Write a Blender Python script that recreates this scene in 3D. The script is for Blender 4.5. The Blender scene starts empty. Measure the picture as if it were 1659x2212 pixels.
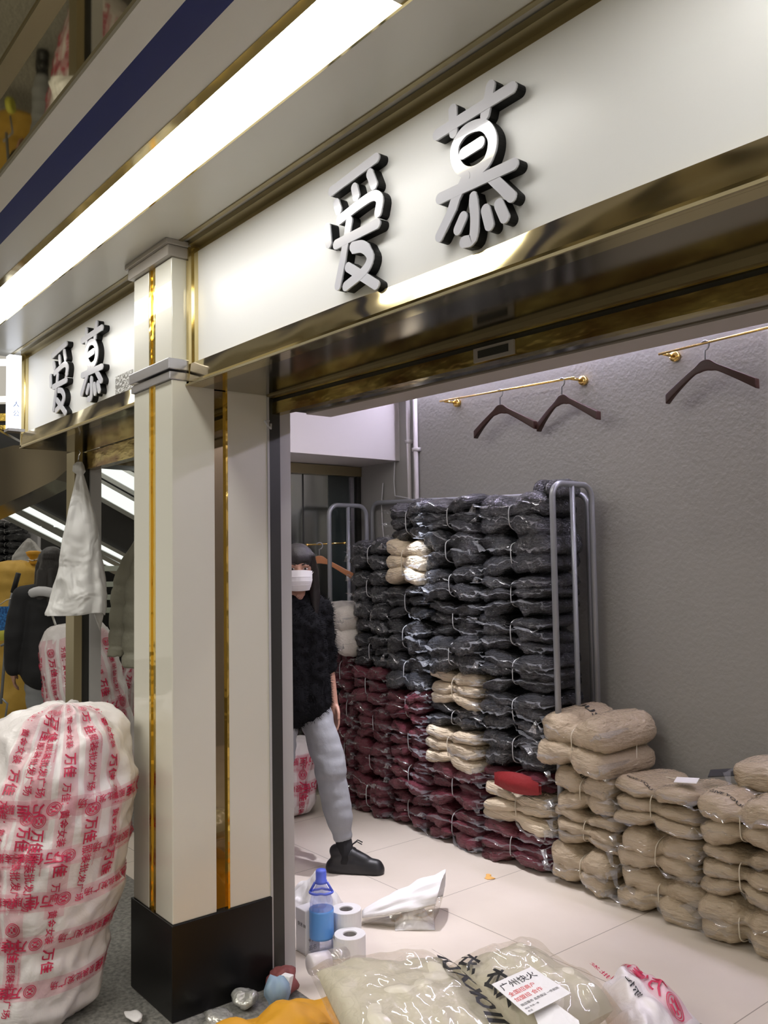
import bpy, math, random
from mathutils import Vector, Matrix, noise, Euler
sc = bpy.context.scene
COL = sc.collection
rnd = random.Random(7)
PI = math.pi

# ------------------------------------------------------------------ camera
YAW, PITCH, ROLL, FPX, CAM_H = math.radians(51.0), math.radians(3.38), math.radians(-0.943), 1866.0, 1.55
_f = Vector((-math.sin(YAW)*math.cos(PITCH), math.cos(YAW)*math.cos(PITCH), math.sin(PITCH)))
_r0 = Vector((math.cos(YAW), math.sin(YAW), 0)); _u0 = _r0.cross(_f)
_r = _r0*math.cos(ROLL) + _u0*math.sin(ROLL); _u = _r.cross(_f)
cd = bpy.data.cameras.new('camera'); cam = bpy.data.objects.new('camera', cd); COL.objects.link(cam)
cam.matrix_world = Matrix(((_r.x, _u.x, -_f.x, 0), (_r.y, _u.y, -_f.y, 0), (_r.z, _u.z, -_f.z, CAM_H), (0, 0, 0, 1)))
cd.sensor_fit = 'HORIZONTAL'; cd.sensor_width = 36; cd.lens = 36*FPX/1659; cd.clip_start = 0.02; cd.clip_end = 100
sc.camera = cam
RIGHT, FWD = Vector((math.cos(YAW), math.sin(YAW), 0)), Vector((-math.sin(YAW), math.cos(YAW), 0))
def at(px, py, depth):
    """a point of the place at a pixel's bearing and a distance along the view axis"""
    return Vector((0, 0, CAM_H)) + (_r*(px-829.5)/FPX - _u*(py-1106)/FPX + _f)*depth
def atz(px, py, z):
    d = _r*(px-829.5)/FPX - _u*(py-1106)/FPX + _f
    return Vector((0, 0, CAM_H)) + d*((z-CAM_H)/d.z)

# ------------------------------------------------------------------ light and exposure
sc.view_settings.view_transform = 'Standard'; sc.view_settings.look = 'None'
sc.view_settings.gamma = 1; sc.view_settings.use_curve_mapping = False
sc.view_settings.exposure = 0.0
wd = bpy.data.worlds.new('world'); sc.world = wd; wd.use_nodes = True
wd.node_tree.nodes['Background'].inputs[0].default_value = (1.0, 0.93, 0.80, 1)
wd.node_tree.nodes['Background'].inputs[1].default_value = 0.50
COVE = 12.5          # corridor light trough
STRIP = 110.0         # strip along the top of the shop's back wall
def area(name, loc, rot, sx, sy, power, col):
    l = bpy.data.lights.new(name, 'AREA'); l.shape = 'RECTANGLE'; l.size = sx; l.size_y = sy; l.energy = power; l.color = col
    o = bpy.data.objects.new(name, l); COL.objects.link(o); o.location = loc; o.rotation_euler = rot; return o
area('shop_fill_light', (-3.2, 2.45, 2.80), (0, 0, 0), 1.5, 0.05, 17, (1.0, 0.95, 0.92))  # unseen area lamp added to brighten the shop floor and stacks
area('shop_fill_light', (-0.9, 2.5, 2.80), (0, 0, 0), 1.0, 0.05, 7, (1.0, 0.93, 0.85))  # second added lamp, kept thin for sharper glints on the plastic
def spot(loc, target, power, deg, blend, col, size=0.02):
    l = bpy.data.lights.new('spotlight', 'SPOT'); l.energy = power; l.spot_size = math.radians(deg); l.spot_blend = blend; l.color = col; l.shadow_soft_size = size
    o = bpy.data.objects.new('spotlight', l); COL.objects.link(o); o.location = loc
    o.rotation_euler = (Vector(target)-Vector(loc)).to_track_quat('-Z', 'Y').to_euler(); return o
spot((-3.72, 3.02, 2.79), (-3.78, 3.36, 1.2), 430, 13, 0.5, (0.80, 0.84, 1.0))
spot((-3.35, 2.9, 2.79), (-3.3, 2.95, 0), 270, 50, 1.0, (0.93, 0.9, 1.0))
area('corridor_fill_light', (-2.2, -1.9, 3.3), (math.radians(25), 0, 0), 4.0, 1.2, 120, (1.0, 0.97, 0.90))  # added soft lamp out of view, lifts the pillar and sign brightness
area('escalator_hall_light', (-7.0, 1.0, 3.6), (0, 0, 0), 2.5, 2.5, 24, (1.0, 0.97, 0.9))

# ------------------------------------------------------------------ materials
def nt(m): m.use_nodes = True; return m.node_tree
def mat(name, col, rough=0.5, metal=0.0, coat=0.0, coat_rough=0.05, bump=None, coatbump=None, var=None, spec=None, alpha=None, emis=None, estr=0, sheen=0, trans=0, obj=True, stretch=(1, 1, 1)):
    m = bpy.data.materials.new(name); t = nt(m); N, L = t.nodes, t.links
    b = N['Principled BSDF']
    b.inputs['Base Color'].default_value = (*col, 1); b.inputs['Roughness'].default_value = rough; b.inputs['Metallic'].default_value = metal
    b.inputs['Coat Weight'].default_value = coat; b.inputs['Coat Roughness'].default_value = coat_rough; b.inputs['Coat IOR'].default_value = 1.5 if coat_rough != 0.03 else 1.62
    if spec is not None: b.inputs['Specular IOR Level'].default_value = spec
    if sheen: b.inputs['Sheen Weight'].default_value = sheen
    if trans: b.inputs['Transmission Weight'].default_value = trans
    if emis: b.inputs['Emission Color'].default_value = (*emis, 1); b.inputs['Emission Strength'].default_value = estr
    tc = N.new('ShaderNodeTexCoord'); mp = N.new('ShaderNodeMapping'); mp.inputs['Scale'].default_value = stretch
    L.new(tc.outputs['Object'], mp.inputs['Vector']); src = mp.outputs['Vector']
    def nz(scale, detail=3, dist=0.0):
        n = N.new('ShaderNodeTexNoise'); n.inputs['Scale'].default_value = scale; n.inputs['Detail'].default_value = detail; n.inputs['Distortion'].default_value = dist
        L.new(src, n.inputs['Vector']); return n
    def bp(spec_):
        n = nz(*spec_[:1], spec_[3] if len(spec_) > 3 else 3, spec_[4] if len(spec_) > 4 else 0)
        k = N.new('ShaderNodeBump'); k.inputs['Strength'].default_value = spec_[1]; k.inputs['Distance'].default_value = spec_[2]
        L.new(n.outputs['Fac'], k.inputs['Height']); return k.outputs['Normal']
    if bump: L.new(bp(bump), b.inputs['Normal'])
    if coatbump: L.new(bp(coatbump), b.inputs['Coat Normal'])
    if var:
        n = nz(var[0], 4); r = N.new('ShaderNodeValToRGB')
        r.color_ramp.elements[0].color = (*var[1], 1); r.color_ramp.elements[1].color = (*var[2], 1)
        r.color_ramp.elements[0].position = 0.35; r.color_ramp.elements[1].position = 0.65
        L.new(n.outputs['Fac'], r.inputs['Fac']); L.new(r.outputs['Color'], b.inputs['Base Color'])
    return m
def film(name, tint, fac, white=0.3, rough=0.08, bump=None):
    """thin clear plastic: mostly see-through, glossy, slightly milky"""
    m = bpy.data.materials.new(name); t = nt(m); N, L = t.nodes, t.links
    out = N['Material Output']; N.remove(N['Principled BSDF'])
    tr = N.new('ShaderNodeBsdfTransparent'); gl = N.new('ShaderNodeBsdfGlossy'); df = N.new('ShaderNodeBsdfDiffuse')
    gl.inputs['Roughness'].default_value = rough; df.inputs['Color'].default_value = (*tint, 1); tr.inputs['Color'].default_value = (*[0.6+0.4*c for c in tint], 1)
    m1 = N.new('ShaderNodeMixShader'); m1.inputs[0].default_value = white; L.new(gl.outputs[0], m1.inputs[1]); L.new(df.outputs[0], m1.inputs[2])
    m2 = N.new('ShaderNodeMixShader'); m2.inputs[0].default_value = fac; L.new(tr.outputs[0], m2.inputs[1]); L.new(m1.outputs[0], m2.inputs[2])
    L.new(m2.outputs[0], out.inputs['Surface'])
    if bump:
        tc = N.new('ShaderNodeTexCoord'); n = N.new('ShaderNodeTexNoise'); n.inputs['Scale'].default_value = bump[0]; L.new(tc.outputs['Object'], n.inputs['Vector'])
        k = N.new('ShaderNodeBump'); k.inputs['Strength'].default_value = bump[1]; k.inputs['Distance'].default_value = bump[2]; L.new(n.outputs['Fac'], k.inputs['Height']); L.new(k.outputs[0], gl.inputs['Normal'])
    return m
def emit(name, col, s):
    m = bpy.data.materials.new(name); t = nt(m); N = t.nodes; N.remove(N['Principled BSDF'])
    e = N.new('ShaderNodeEmission'); e.inputs[0].default_value = (*col, 1); e.inputs[1].default_value = s
    t.links.new(e.outputs[0], N['Material Output'].inputs['Surface']); return m
def tiles(name, col1, col2, grout, ox, oy, size, gw, rough, coat=0.0):
    m = bpy.data.materials.new(name); t = nt(m); N, L = t.nodes, t.links; b = N['Principled BSDF']
    tc = N.new('ShaderNodeTexCoord'); sp = N.new('ShaderNodeSeparateXYZ'); L.new(tc.outputs['Object'], sp.inputs[0])
    fac = []
    for k, o in ((0, ox), (1, oy)):
        a = N.new('ShaderNodeMath'); a.operation = 'SUBTRACT'; a.inputs[1].default_value = o-size*20; L.new(sp.outputs[k], a.inputs[0])
        d = N.new('ShaderNodeMath'); d.operation = 'MODULO'; d.inputs[1].default_value = size; L.new(a.outputs[0], d.inputs[0])
        c = N.new('ShaderNodeMath'); c.operation = 'LESS_THAN'; c.inputs[1].default_value = gw; L.new(d.outputs[0], c.inputs[0]); fac.append(c)
    mx = N.new('ShaderNodeMath'); mx.operation = 'MAXIMUM'; L.new(fac[0].outputs[0], mx.inputs[0]); L.new(fac[1].outputs[0], mx.inputs[1])
    n = N.new('ShaderNodeTexNoise'); n.inputs['Scale'].default_value = 3; n.inputs['Detail'].default_value = 5; L.new(tc.outputs['Object'], n.inputs['Vector'])
    r = N.new('ShaderNodeValToRGB'); r.color_ramp.elements[0].color = (*col1, 1); r.color_ramp.elements[1].color = (*col2, 1); r.color_ramp.elements[0].position = .3; r.color_ramp.elements[1].position = .7
    L.new(n.outputs['Fac'], r.inputs['Fac'])
    x = N.new('ShaderNodeMix'); x.data_type = 'RGBA'; x.inputs['B'].default_value = (*grout, 1) if False else (0, 0, 0, 1)
    ia = [i for i in x.inputs if i.name == 'A' and i.type == 'RGBA'][0]; ib = [i for i in x.inputs if i.name == 'B' and i.type == 'RGBA'][0]
    ib.default_value = (*grout, 1); L.new(r.outputs['Color'], ia); L.new(mx.outputs[0], x.inputs[0])
    L.new([o for o in x.outputs if o.type == 'RGBA'][0], b.inputs['Base Color']); b.inputs['Roughness'].default_value = rough; b.inputs['Coat Weight'].default_value = coat
    return m

M = {}
M['tile'] = tiles('polished_floor_tile', (.68, .61, .52), (.74, .67, .58), (.30, .26, .21), -3.755, 2.67, 0.72, 0.004, 0.28)
M['granite'] = mat('corridor_granite', (.2, .2, .18), 0.45, var=(60, (.13, .13, .12), (.30, .29, .26)))
M['wall'] = mat('textured_wallpaper', (.275, .27, .25), 0.75, bump=(45, 0.5, 0.004, 4))
M['wallsmooth'] = mat('painted_wall', (.50, .475, .46), 0.7, bump=(10, 0.08, 0.003))
M['lintel'] = mat('lintel_paint', (.34, .31, .28), 0.6)
M['jamb'] = mat('grey_jamb_paint', (.42, .41, .40), 0.5)
M['ceilpanel'] = mat('ceiling_panel', (.62, .60, .54), 0.35, coat=0.2, coat_rough=0.2)
M['blue'] = mat('blue_ceiling_band', (.010, .018, .115), 0.4, coat=0.0, spec=.2)
M['mirror'] = mat('tinted_mirror', (.62, .56, .40), 0.03, 1.0)
M['soffitmirror'] = mat('dark_mirror_steel', (.34, .30, .22), 0.13, 1.0, bump=(2.5, 0.15, 0.01, 1))
M['gold'] = mat('polished_gold_steel', (.68, .57, .30), 0.10, 1.0, bump=(5, 0.25, 0.01, 1))
M['goldwave'] = mat('wavy_gold_steel', (.66, .57, .36), 0.09, 1.0, bump=(3, 0.28, 0.012, 1), stretch=(1, 1, 3))
M['goldbrown'] = mat('rolled_gold_shutter', (.50, .34, .10), 0.20, 1.0, bump=(4, 0.6, 0.02, 3), var=(5, (.26, .15, .05), (.62, .50, .17)), stretch=(1, 2, 3))
M['goldtrim'] = mat('bright_gold_trim', (.85, .60, .14), 0.12, 1.0, bump=(12, 0.6, 0.01, 2))
M['dullgold'] = mat('dull_gold_frame', (.40, .34, .20), 0.35, 0.9)
M['dark'] = mat('dark_metal_channel', (.05, .05, .045), 0.4, 0.6)
M['pillar'] = mat('cream_lacquer_glass', (.62, .60, .51), 0.35, coat=1.0, coat_rough=0.02)
M['mirrorstrip'] = mat('bronze_mirror_strip', (.26, .21, .12), 0.03, 1.0)
M['blackstone'] = mat('black_glossy_plinth', (.007, .007, .007), 0.3, coat=0.05, spec=.25)
M['capital'] = mat('grey_capital', (.34, .31, .28), 0.3, coat=0.4)
M['steelcap'] = mat('brushed_steel_band', (.42, .41, .44), 0.25, 0.8)
M['signpanel'] = mat('white_sign_panel', (.84, .84, .83), 0.4, coat=0.15, coat_rough=0.2)
M['letterface'] = mat('opal_letter_face', (.70, .70, .76), 0.15, coat=1.0, coat_rough=0.02)
M['letterside'] = mat('black_letter_return', (.008, .008, .008), 0.5, spec=.2)
M['cove'] = emit('trough_diffuser', (1.0, .985, .95), COVE)
M['strip'] = emit('lilac_light_strip', (.80, .74, 1.0), STRIP)
M['lightbox'] = emit('lit_box_face', (.86, .90, 1.0), 2.2)
M['escstrip'] = emit('escalator_diffuser', (.95, 1.0, .93), 1.05)
M['whitetube'] = emit('far_tube', (1, .99, .92), 3.0)
M['escdark'] = mat('escalator_black_cladding', (.012, .012, .011), 0.25)
M['escsteel'] = mat('escalator_steel', (.28, .29, .27), 0.25, 0.9)
M['trolley'] = mat('grey_painted_tube', (.26, .27, .28), 0.35, 0.3)
M['wood'] = mat('dark_brown_wood', (.034, .012, .007), 0.5, spec=.3, coat=0.05, coat_rough=0.2)
M['lightwood'] = mat('orange_wood', (.40, .16, .06), 0.4, coat=0.3)
M['chrome'] = mat('chrome_wire', (.75, .75, .78), 0.15, 1.0)
M['brass'] = mat('brass_rail', (.75, .52, .17), 0.2, 1.0)
M['doorsteel'] = mat('brushed_door_steel', (.62, .64, .58), 0.16, 1.0, bump=(1.5, 0.3, 0.02, 1))
M['doordark'] = mat('dark_door_glass', (.03, .04, .036), 0.05, 0.0, coat=1.0)
M['pipe'] = mat('grey_painted_pipe', (.46, .44, .43), 0.5)
CB = (9, 0.9, 0.02, 2, 1.2)
M['black'] = mat('charcoal_cloth_in_plastic', (.009, .010, .013), 0.75, coat=1.0, coat_rough=0.03, spec=.25, bump=(6, 0.6, 0.03, 4), coatbump=(5, 0.6, 0.06, 4, 1.4))
M['maroon'] = mat('maroon_cloth_in_plastic', (.105, .013, .024), 0.7, coat=.8, coat_rough=0.03, spec=.25, bump=(6, 0.6, 0.03, 4), coatbump=(5, 0.6, 0.06, 4, 1.4))
M['red'] = mat('open_red_garment', (.22, .006, .008), 0.7, bump=(40, .4, .01))
M['cream'] = mat('cream_cloth_in_plastic', (.66, .55, .39), 0.7, coat=0.4, coat_rough=0.05, bump=(5, 0.8, 0.04, 4), coatbump=(3.5, .45, 0.05, 4, 1.2))
M['beige'] = mat('beige_cloth_in_plastic', (.40, .315, .205), 0.65, coat=1.0, coat_rough=0.03, bump=(5, 0.6, 0.03, 4), coatbump=(6.0, .5, 0.05, 4, 1.4))
M['offwhite'] = mat('off_white_cloth_in_plastic', (.62, .58, .52), 0.7, coat=0.5, coat_rough=0.12, bump=(12, 0.6, 0.02, 3), coatbump=(5, 0.45, 0.03, 3, 1.0))
M['greige'] = mat('pale_greige_cloth', (.60, .56, .44), 0.6, bump=(4, 0.4, 0.03, 3), coat=0.35, coat_rough=0.1, coatbump=(9, 0.45, 0.03, 3, 1.0))
M['film'] = film('clear_film', (.85, .87, .9), 0.27, 0.30)
M['filmbag'] = film('clear_film_bag', (.94, .92, .86), 0.16, 0.30, 0.06, (10, 0.6, 0.03))
M['string'] = mat('grey_plastic_string', (.45, .45, .46), 0.4)
M['stringpale'] = mat('pale_plastic_string', (.62, .56, .44), 0.4)
M['ink'] = mat('black_print', (.012, .012, .012), 0.5)
M['redink'] = mat('crimson_print', (.50, .018, .07), 0.5)
M['orangeink'] = mat('red_label_print', (.70, .06, .05), 0.5)
M['tape'] = film('pink_printed_tape', (.92, .62, .68), 0.10, 0.9, 0.1)
M['balewhite'] = mat('white_bale_wrap', (.72, .68, .67), 0.42, coat=0.35, coat_rough=0.15, bump=(6, 0.6, 0.03, 5, 0.8), coatbump=(12, .6, .02, 4, 1))
M['whitebag'] = mat('white_plastic_bag', (.72, .71, .69), 0.4, coat=0.2, bump=(7, 0.9, 0.05, 2, .6))
M['whitefilmbag'] = film('thin_white_bag', (.92, .90, .88), 0.72, 0.85, 0.2, (20, .5, .02))
M['yellow'] = mat('yellow_woven_sack', (.52, .31, .045), 0.65, bump=(160, 0.25, 0.004), var=(4, (.46, .27, .035), (.58, .36, .065)))
M['yellowdeep'] = mat('yellow_cloth', (.58, .28, .012), 0.6, bump=(5, .4, .03, 4))
M['jacket'] = mat('olive_grey_nylon', (.27, .26, .20), 0.5, bump=(12, .6, .02, 3))
M['skin'] = mat('skin', (.42, .23, .16), 0.5)
M['mask'] = mat('white_face_mask', (.80, .79, .79), 0.7)
M['hair'] = mat('dark_hair', (.012, .009, .008), 0.38, bump=(60, .5, .004, 2, 0), stretch=(8, 8, .6))
M['knit'] = mat('black_fluffy_knit', (.008, .008, .009), 0.95, spec=0.1)
M['sweat'] = mat('grey_sweat_cloth', (.28, .29, .30), 0.85, bump=(25, .3, .01))
M['blackcloth'] = mat('black_cloth', (.012, .012, .014), 0.8)
M['sock'] = mat('black_sock', (.010, .010, .011), 0.9)
M['shoe'] = mat('black_trainer', (.014, .014, .015), 0.45)
M['eyewhite'] = mat('eye_white', (.6, .58, .56), 0.2)
M['iris'] = mat('dark_iris', (.02, .012, .01), 0.15)
M['paper'] = mat('white_paper', (.78, .77, .76), 0.6)
M['cardcore'] = mat('grey_core', (.35, .33, .31), 0.7)
M['bottle'] = film('bottle_plastic', (.70, .74, 1.0), 0.28, 0.35, 0.05)
M['bottleblue'] = mat('blue_bottle_cap', (.12, .18, .80), 0.4)
M['bottlelabel'] = mat('blue_bottle_label', (.12, .36, .82), 0.35, coat=.5)
M['cup'] = mat('lilac_white_plastic', (.70, .66, .68), 0.3, coat=.5)
M['cuplid'] = film('clear_cup', (.9, .88, .85), 0.3, 0.4)
M['maroonbag'] = mat('dusty_red_cloth', (.20, .055, .05), 0.7)
M['bluecup'] = mat('dusty_blue_plastic', (.22, .32, .42), 0.5)
M['foil'] = mat('crumpled_clear_film', (.42, .42, .38), 0.25, 0.4, bump=(20, .8, .02))
M['leaf'] = mat('yellow_peel', (.75, .42, .12), 0.6)
M['bluemesh'] = mat('blue_mesh', (.03, .14, .42), 0.6, var=(70, (.01, .06, .22), (.05, .24, .6)))
M['limestrap'] = mat('yellow_green_strap', (.50, .48, .06), 0.6)
M['grip'] = mat('black_rubber', (.015, .015, .015), 0.6)
M['redsign'] = mat('red_notice', (.60, .04, .03), 0.5)
M['rack'] = mat('pale_green_rack', (.40, .44, .38), 0.5)
M['farwall'] = mat('far_white_wall', (.62, .62, .64), 0.7)
M['oppo'] = mat('opposite_shop_panel', (.40, .37, .32), 0.5)
M['oppodark'] = mat('opposite_dark_band', (.05, .045, .04), 0.4)
M['tag'] = mat('silver_sticker', (.40, .39, .37), 0.35, 0.5, bump=(60, 1, .01))
M['blueglyph'] = mat('blue_mark', (.08, .16, .45), 0.5)
M['darkcard'] = mat('dark_swing_tag', (.03, .03, .032), 0.5)

# ------------------------------------------------------------------ mesh builder
class MB:
    def __init__(s): s.v = []; s.f = []; s.m = []
    def add(s, V, F, mi=0):
        o = len(s.v); s.v += [Vector(p) for p in V]; s.f += [tuple(o+i for i in q) for q in F]; s.m += [mi]*len(F); return s
    def box(s, x0, x1, y0, y1, z0, z1, mi=0):
        V = [(x, y, z) for z in (z0, z1) for y in (y0, y1) for x in (x0, x1)]
        return s.add(V, [(0, 2, 3, 1), (4, 5, 7, 6), (0, 1, 5, 4), (2, 6, 7, 3), (0, 4, 6, 2), (1, 3, 7, 5)], mi)
    def obox(s, c, ax, ay, az, mi=0):
        c = Vector(c); V = [c+Vector(ax)*i+Vector(ay)*j+Vector(az)*k for k in (-1, 1) for j in (-1, 1) for i in (-1, 1)]
        return s.add(V, [(0, 2, 3, 1), (4, 5, 7, 6), (0, 1, 5, 4), (2, 6, 7, 3), (0, 4, 6, 2), (1, 3, 7, 5)], mi)
    def rings(s, R, mi=0, cap=True, closed=True):
        n = len(R[0]); V = [p for r in R for p in r]; F = []
        for i in range(len(R)-1):
            for j in range(n if closed else n-1):
                k = (j+1) % n; F.append((i*n+j, i*n+k, (i+1)*n+k, (i+1)*n+j))
        if cap and closed: F.append(tuple(range(n-1, -1, -1))); F.append(tuple((len(R)-1)*n+j for j in range(n)))
        return s.add(V, F, mi)
    def tube(s, path, r, n=8, mi=0, cap=True):
        P = [Vector(p) for p in path]; R = []; prev = None
        for i, p in enumerate(P):
            t = (P[min(i+1, len(P)-1)]-P[max(i-1, 0)]).normalized()
            if prev is None: a = t.orthogonal().normalized()
            else: a = (prev - t*prev.dot(t)).normalized()
            prev = a; b = t.cross(a); rr = r[i] if isinstance(r, (list, tuple)) else r
            R.append([p+(a*math.cos(2*PI*j/n)+b*math.sin(2*PI*j/n))*rr for j in range(n)])
        return s.rings(R, mi, cap)
    def lathe(s, prof, c=(0, 0, 0), n=24, mi=0, axis=None):
        c = Vector(c); q = Vector((0, 0, 1)).rotation_difference(Vector(axis)) if axis else None; R = []
        for r, z in prof:
            ring = [Vector((r*math.cos(2*PI*j/n), r*math.sin(2*PI*j/n), z)) for j in range(n)]
            if q: ring = [q @ p for p in ring]
            R.append([c+p for p in ring])
        return s.rings(R, mi)
    def grid(s, fn, nu, nv, mi=0):
        V = [fn(i/nu, j/nv) for j in range(nv+1) for i in range(nu+1)]
        F = [(j*(nu+1)+i, j*(nu+1)+i+1, (j+1)*(nu+1)+i+1, (j+1)*(nu+1)+i) for j in range(nv) for i in range(nu)]
        return s.add(V, F, mi)
    def ball(s, c, rx, ry=None, rz=None, rot=None, n=16, mi=0):
        ry = ry or rx; rz = rz or rx; c = Vector(c); R = []
        for i in range(n//2+1):
            a = -PI/2+PI*max(0.02, min(n/2-.02, i))/(n/2)
            ring = [Vector((rx*math.cos(a)*math.cos(2*PI*j/n), ry*math.cos(a)*math.sin(2*PI*j/n), rz*math.sin(a))) for j in range(n)]
            R.append([c+(rot @ p if rot else p) for p in ring])
        return s.rings(R, mi)
    def cap(s, p0, r0, p1, r1, n=14, k=5):
        """tapered limb segment with round ends"""
        p0, p1 = Vector(p0), Vector(p1); L = (p1-p0).length; t = (p1-p0)/max(L, 1e-6); pts, rr = [], []
        for i in range(k+1):
            a = PI/2*(1-i/k); a = min(a, PI/2-.05); pts.append(p0-t*r0*math.sin(a)); rr.append(r0*math.cos(a))
        for i in range(k+1):
            a = PI/2*i/k; a = min(a, PI/2-.05); pts.append(p1+t*r1*math.sin(a)); rr.append(r1*math.cos(a))
        return s.tube(pts, rr, n)
    def build(s, name, mats, parent=None, smooth=False, base=None, auto=None):
        me = bpy.data.meshes.new(name); off = Vector((0, 0, 0))
        if parent is not None:
            p = parent
            while p is not None: off += p.location; p = p.parent
        me.from_pydata([p-off for p in s.v] if base is None else [p-Vector(base) for p in s.v], [], s.f)
        for q in (mats if isinstance(mats, (list, tuple)) else [mats]): me.materials.append(q)
        me.polygons.foreach_set('material_index', s.m)
        if smooth: me.polygons.foreach_set('use_smooth', [True]*len(s.f))
        me.update(); o = bpy.data.objects.new(name, me); COL.objects.link(o)
        if base is not None: o.location = base
        if parent is not None: o.parent = parent
        return o
def tilt(t, k=.0165, x0=-2.82):
    """the whole shop front head sits slightly out of level"""
    for o in ([t] if t.data else [])+list(t.children_recursive):
        p, off = o, Vector((0, 0, 0))
        while p is not None: off += p.location; p = p.parent
        for v in o.data.vertices:
            x = v.co.x+off.x
            if x > x0 and v.co.z+off.z > 1.9: v.co.z -= (x-x0)*k*(1.0 if v.co.z+off.z < 2.4 else .4)
def bevel(o, w, seg=2):
    m = o.modifiers.new('bevel', 'BEVEL'); m.width = w; m.segments = seg; m.limit_method = 'ANGLE'; m.angle_limit = math.radians(40); return o
def subsurf(o, n=1): m = o.modifiers.new('sub', 'SUBSURF'); m.levels = n; m.render_levels = n; return o
def tag(o, label=None, cat=None, group=None, kind=None):
    if label: o['label'] = label
    if cat: o['category'] = cat
    if group: o['group'] = group
    if kind: o['kind'] = kind
    return o
def thing(name, loc, label, cat, group=None):
    o = bpy.data.objects.new(name, None); COL.objects.link(o); o.location = loc; o.empty_display_size = .1
    return tag(o, label, cat, group)
def struct(name, b, m, smooth=False): return tag(b.build(name, m, smooth=smooth), kind='structure')
def bake(o, mods):
    """apply modifiers to a helper mesh and return the resulting mesh"""
    dg = bpy.context.evaluated_depsgraph_get(); dg.update()
    me = bpy.data.meshes.new_from_object(o.evaluated_get(dg)); bpy.data.objects.remove(o); return me
def fuse(b, name, m, parent, voxel=0.008, smooth=4, fn=None):
    """one continuous surface out of overlapping forms"""
    me = bpy.data.meshes.new('tmp'); me.from_pydata(b.v, [], b.f); me.update()
    o = bpy.data.objects.new('tmp', me); COL.objects.link(o)
    r = o.modifiers.new('r', 'REMESH'); r.mode = 'VOXEL'; r.voxel_size = voxel
    k = o.modifiers.new('s', 'SMOOTH'); k.factor = 0.5; k.iterations = smooth
    me = bake(o, None); me.name = name
    if fn:
        nrm = [v.normal.copy() for v in me.vertices]
        for v, n in zip(me.vertices, nrm): v.co = fn(v.co, n)
    me.materials.clear(); me.materials.append(m)
    me.polygons.foreach_set('use_smooth', [True]*len(me.polygons)); me.update()
    o = bpy.data.objects.new(name, me); COL.objects.link(o); o.parent = parent; return o
_tc = {}
def text(body, size=1.0, bold=0.0):
    """flat letter outlines as (verts, faces, width)"""
    k = (body, bold)
    if k not in _tc:
        c = bpy.data.curves.new('t', 'FONT'); c.body = body; c.size = 1.0; c.resolution_u = 2; c.offset = bold
        o = bpy.data.objects.new('t', c); COL.objects.link(o)
        me = bake(o, None); V = [tuple(v.co) for v in me.vertices]; F = [tuple(p.vertices) for p in me.polygons]
        bpy.data.meshes.remove(me); bpy.data.curves.remove(c); _tc[k] = (V, F)
    V, F = _tc[k]; w = max([v[0] for v in V] or [0])*size
    return [(v[0]*size, v[1]*size) for v in V], F, w
def put_text(b, body, size, fn, mi=0, bold=0.0, x0=0, y0=0):
    V, F, w = text(body, size, bold); b.add([fn(x+x0, y+y0) for x, y in V], F, mi); return w
def fbm(p, s=1.0, seed=0.0): return noise.noise(Vector(p)*s+Vector((seed, seed*1.7, -seed)))

# ------------------------------------------------------------------ the setting
YF, ZC = 1.42, 2.72            # plane of the sign panels, height of the corridor ceiling
struct('floor', MB().box(-4.95, 1.2, 1.775, 3.8, -.05, 0), M['tile'])
struct('floor_corridor', MB().box(-14, 3.5, -4, 1.775, -.06, -.001).box(-14, -4.95, 1.775, 8, -.06, -.001), M['granite'])
struct('wall_back', MB().box(-4.95, 1.2, 3.74, 3.84, 0, 2.9), M['wall'])
struct('wall_left', MB().box(-5.0, -4.44, 2.30, 3.74, 2.237, 2.9).box(-5.05, -4.93, 2.30, 3.84, 0, 2.237), M['wallsmooth'])
a, b_ = Vector((-3.03, 1.86, 0)), Vector((-4.93, 2.30, 0)); n_ = (b_-a).cross(Vector((0, 0, 1))).normalized()*.03
struct('wall_partition', MB().rings([[a-n_, b_-n_, b_+n_, a+n_], [p+Vector((0, 0, 2.9)) for p in (a-n_, b_-n_, b_+n_, a+n_)]]), M['wallsmooth'])
struct('wall_right', MB().box(1.1, 1.2, 1.775, 3.84, 0, 2.9), M['wallsmooth'])
struct('ceiling', MB().box(-4.95, 1.2, 1.85, 3.84, 2.86, 2.95), M['wallsmooth'])
tilt(struct('trim_1', MB().box(-2.87, 1.2, 1.93, 2.05, 2.152, 2.86), M['lintel']))
tilt(struct('trim_2', MB().box(-2.87, 1.2, 1.80, 1.93, 2.157, 2.17), M['soffitmirror']))
struct('trim_3', MB().box(-3.0, -2.85, 1.785, 1.84, 0, 2.2), M['jamb'])
# corridor ceiling: strips running along the shop fronts
XL, XR = -4.95, 2.0
struct('ceiling_soffit', MB().box(XL, XR, 1.150, 1.352, ZC, ZC+.06).box(XL, XR, 1.366, 1.48, ZC+.006, ZC+.06), M['ceilpanel'])
struct('ceiling_panel', MB().box(XL-3, XR, .855, .965, ZC, ZC+.06).box(XL-3, XR, .700, .772, ZC-.01, ZC+.05), M['ceilpanel'])
struct('trim_4', MB().box(XL-3, XR, .772, .855, ZC-.004, ZC+.06), M['blue'])
struct('trim_5', MB().box(XL, XR, 1.352, 1.366, ZC-.004, ZC+.05), M['dullgold'])
struct('ceiling_mirror', MB().box(XL-3, XR, -.6, .54, ZC+.002, ZC+.03).box(XL-3, XR, .582, .70, ZC+.002, ZC+.03), M['mirror'])
struct('trim_6', MB().box(XL-3, XR, .54, .582, ZC-.006, ZC+.03), M['dullgold'])
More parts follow.
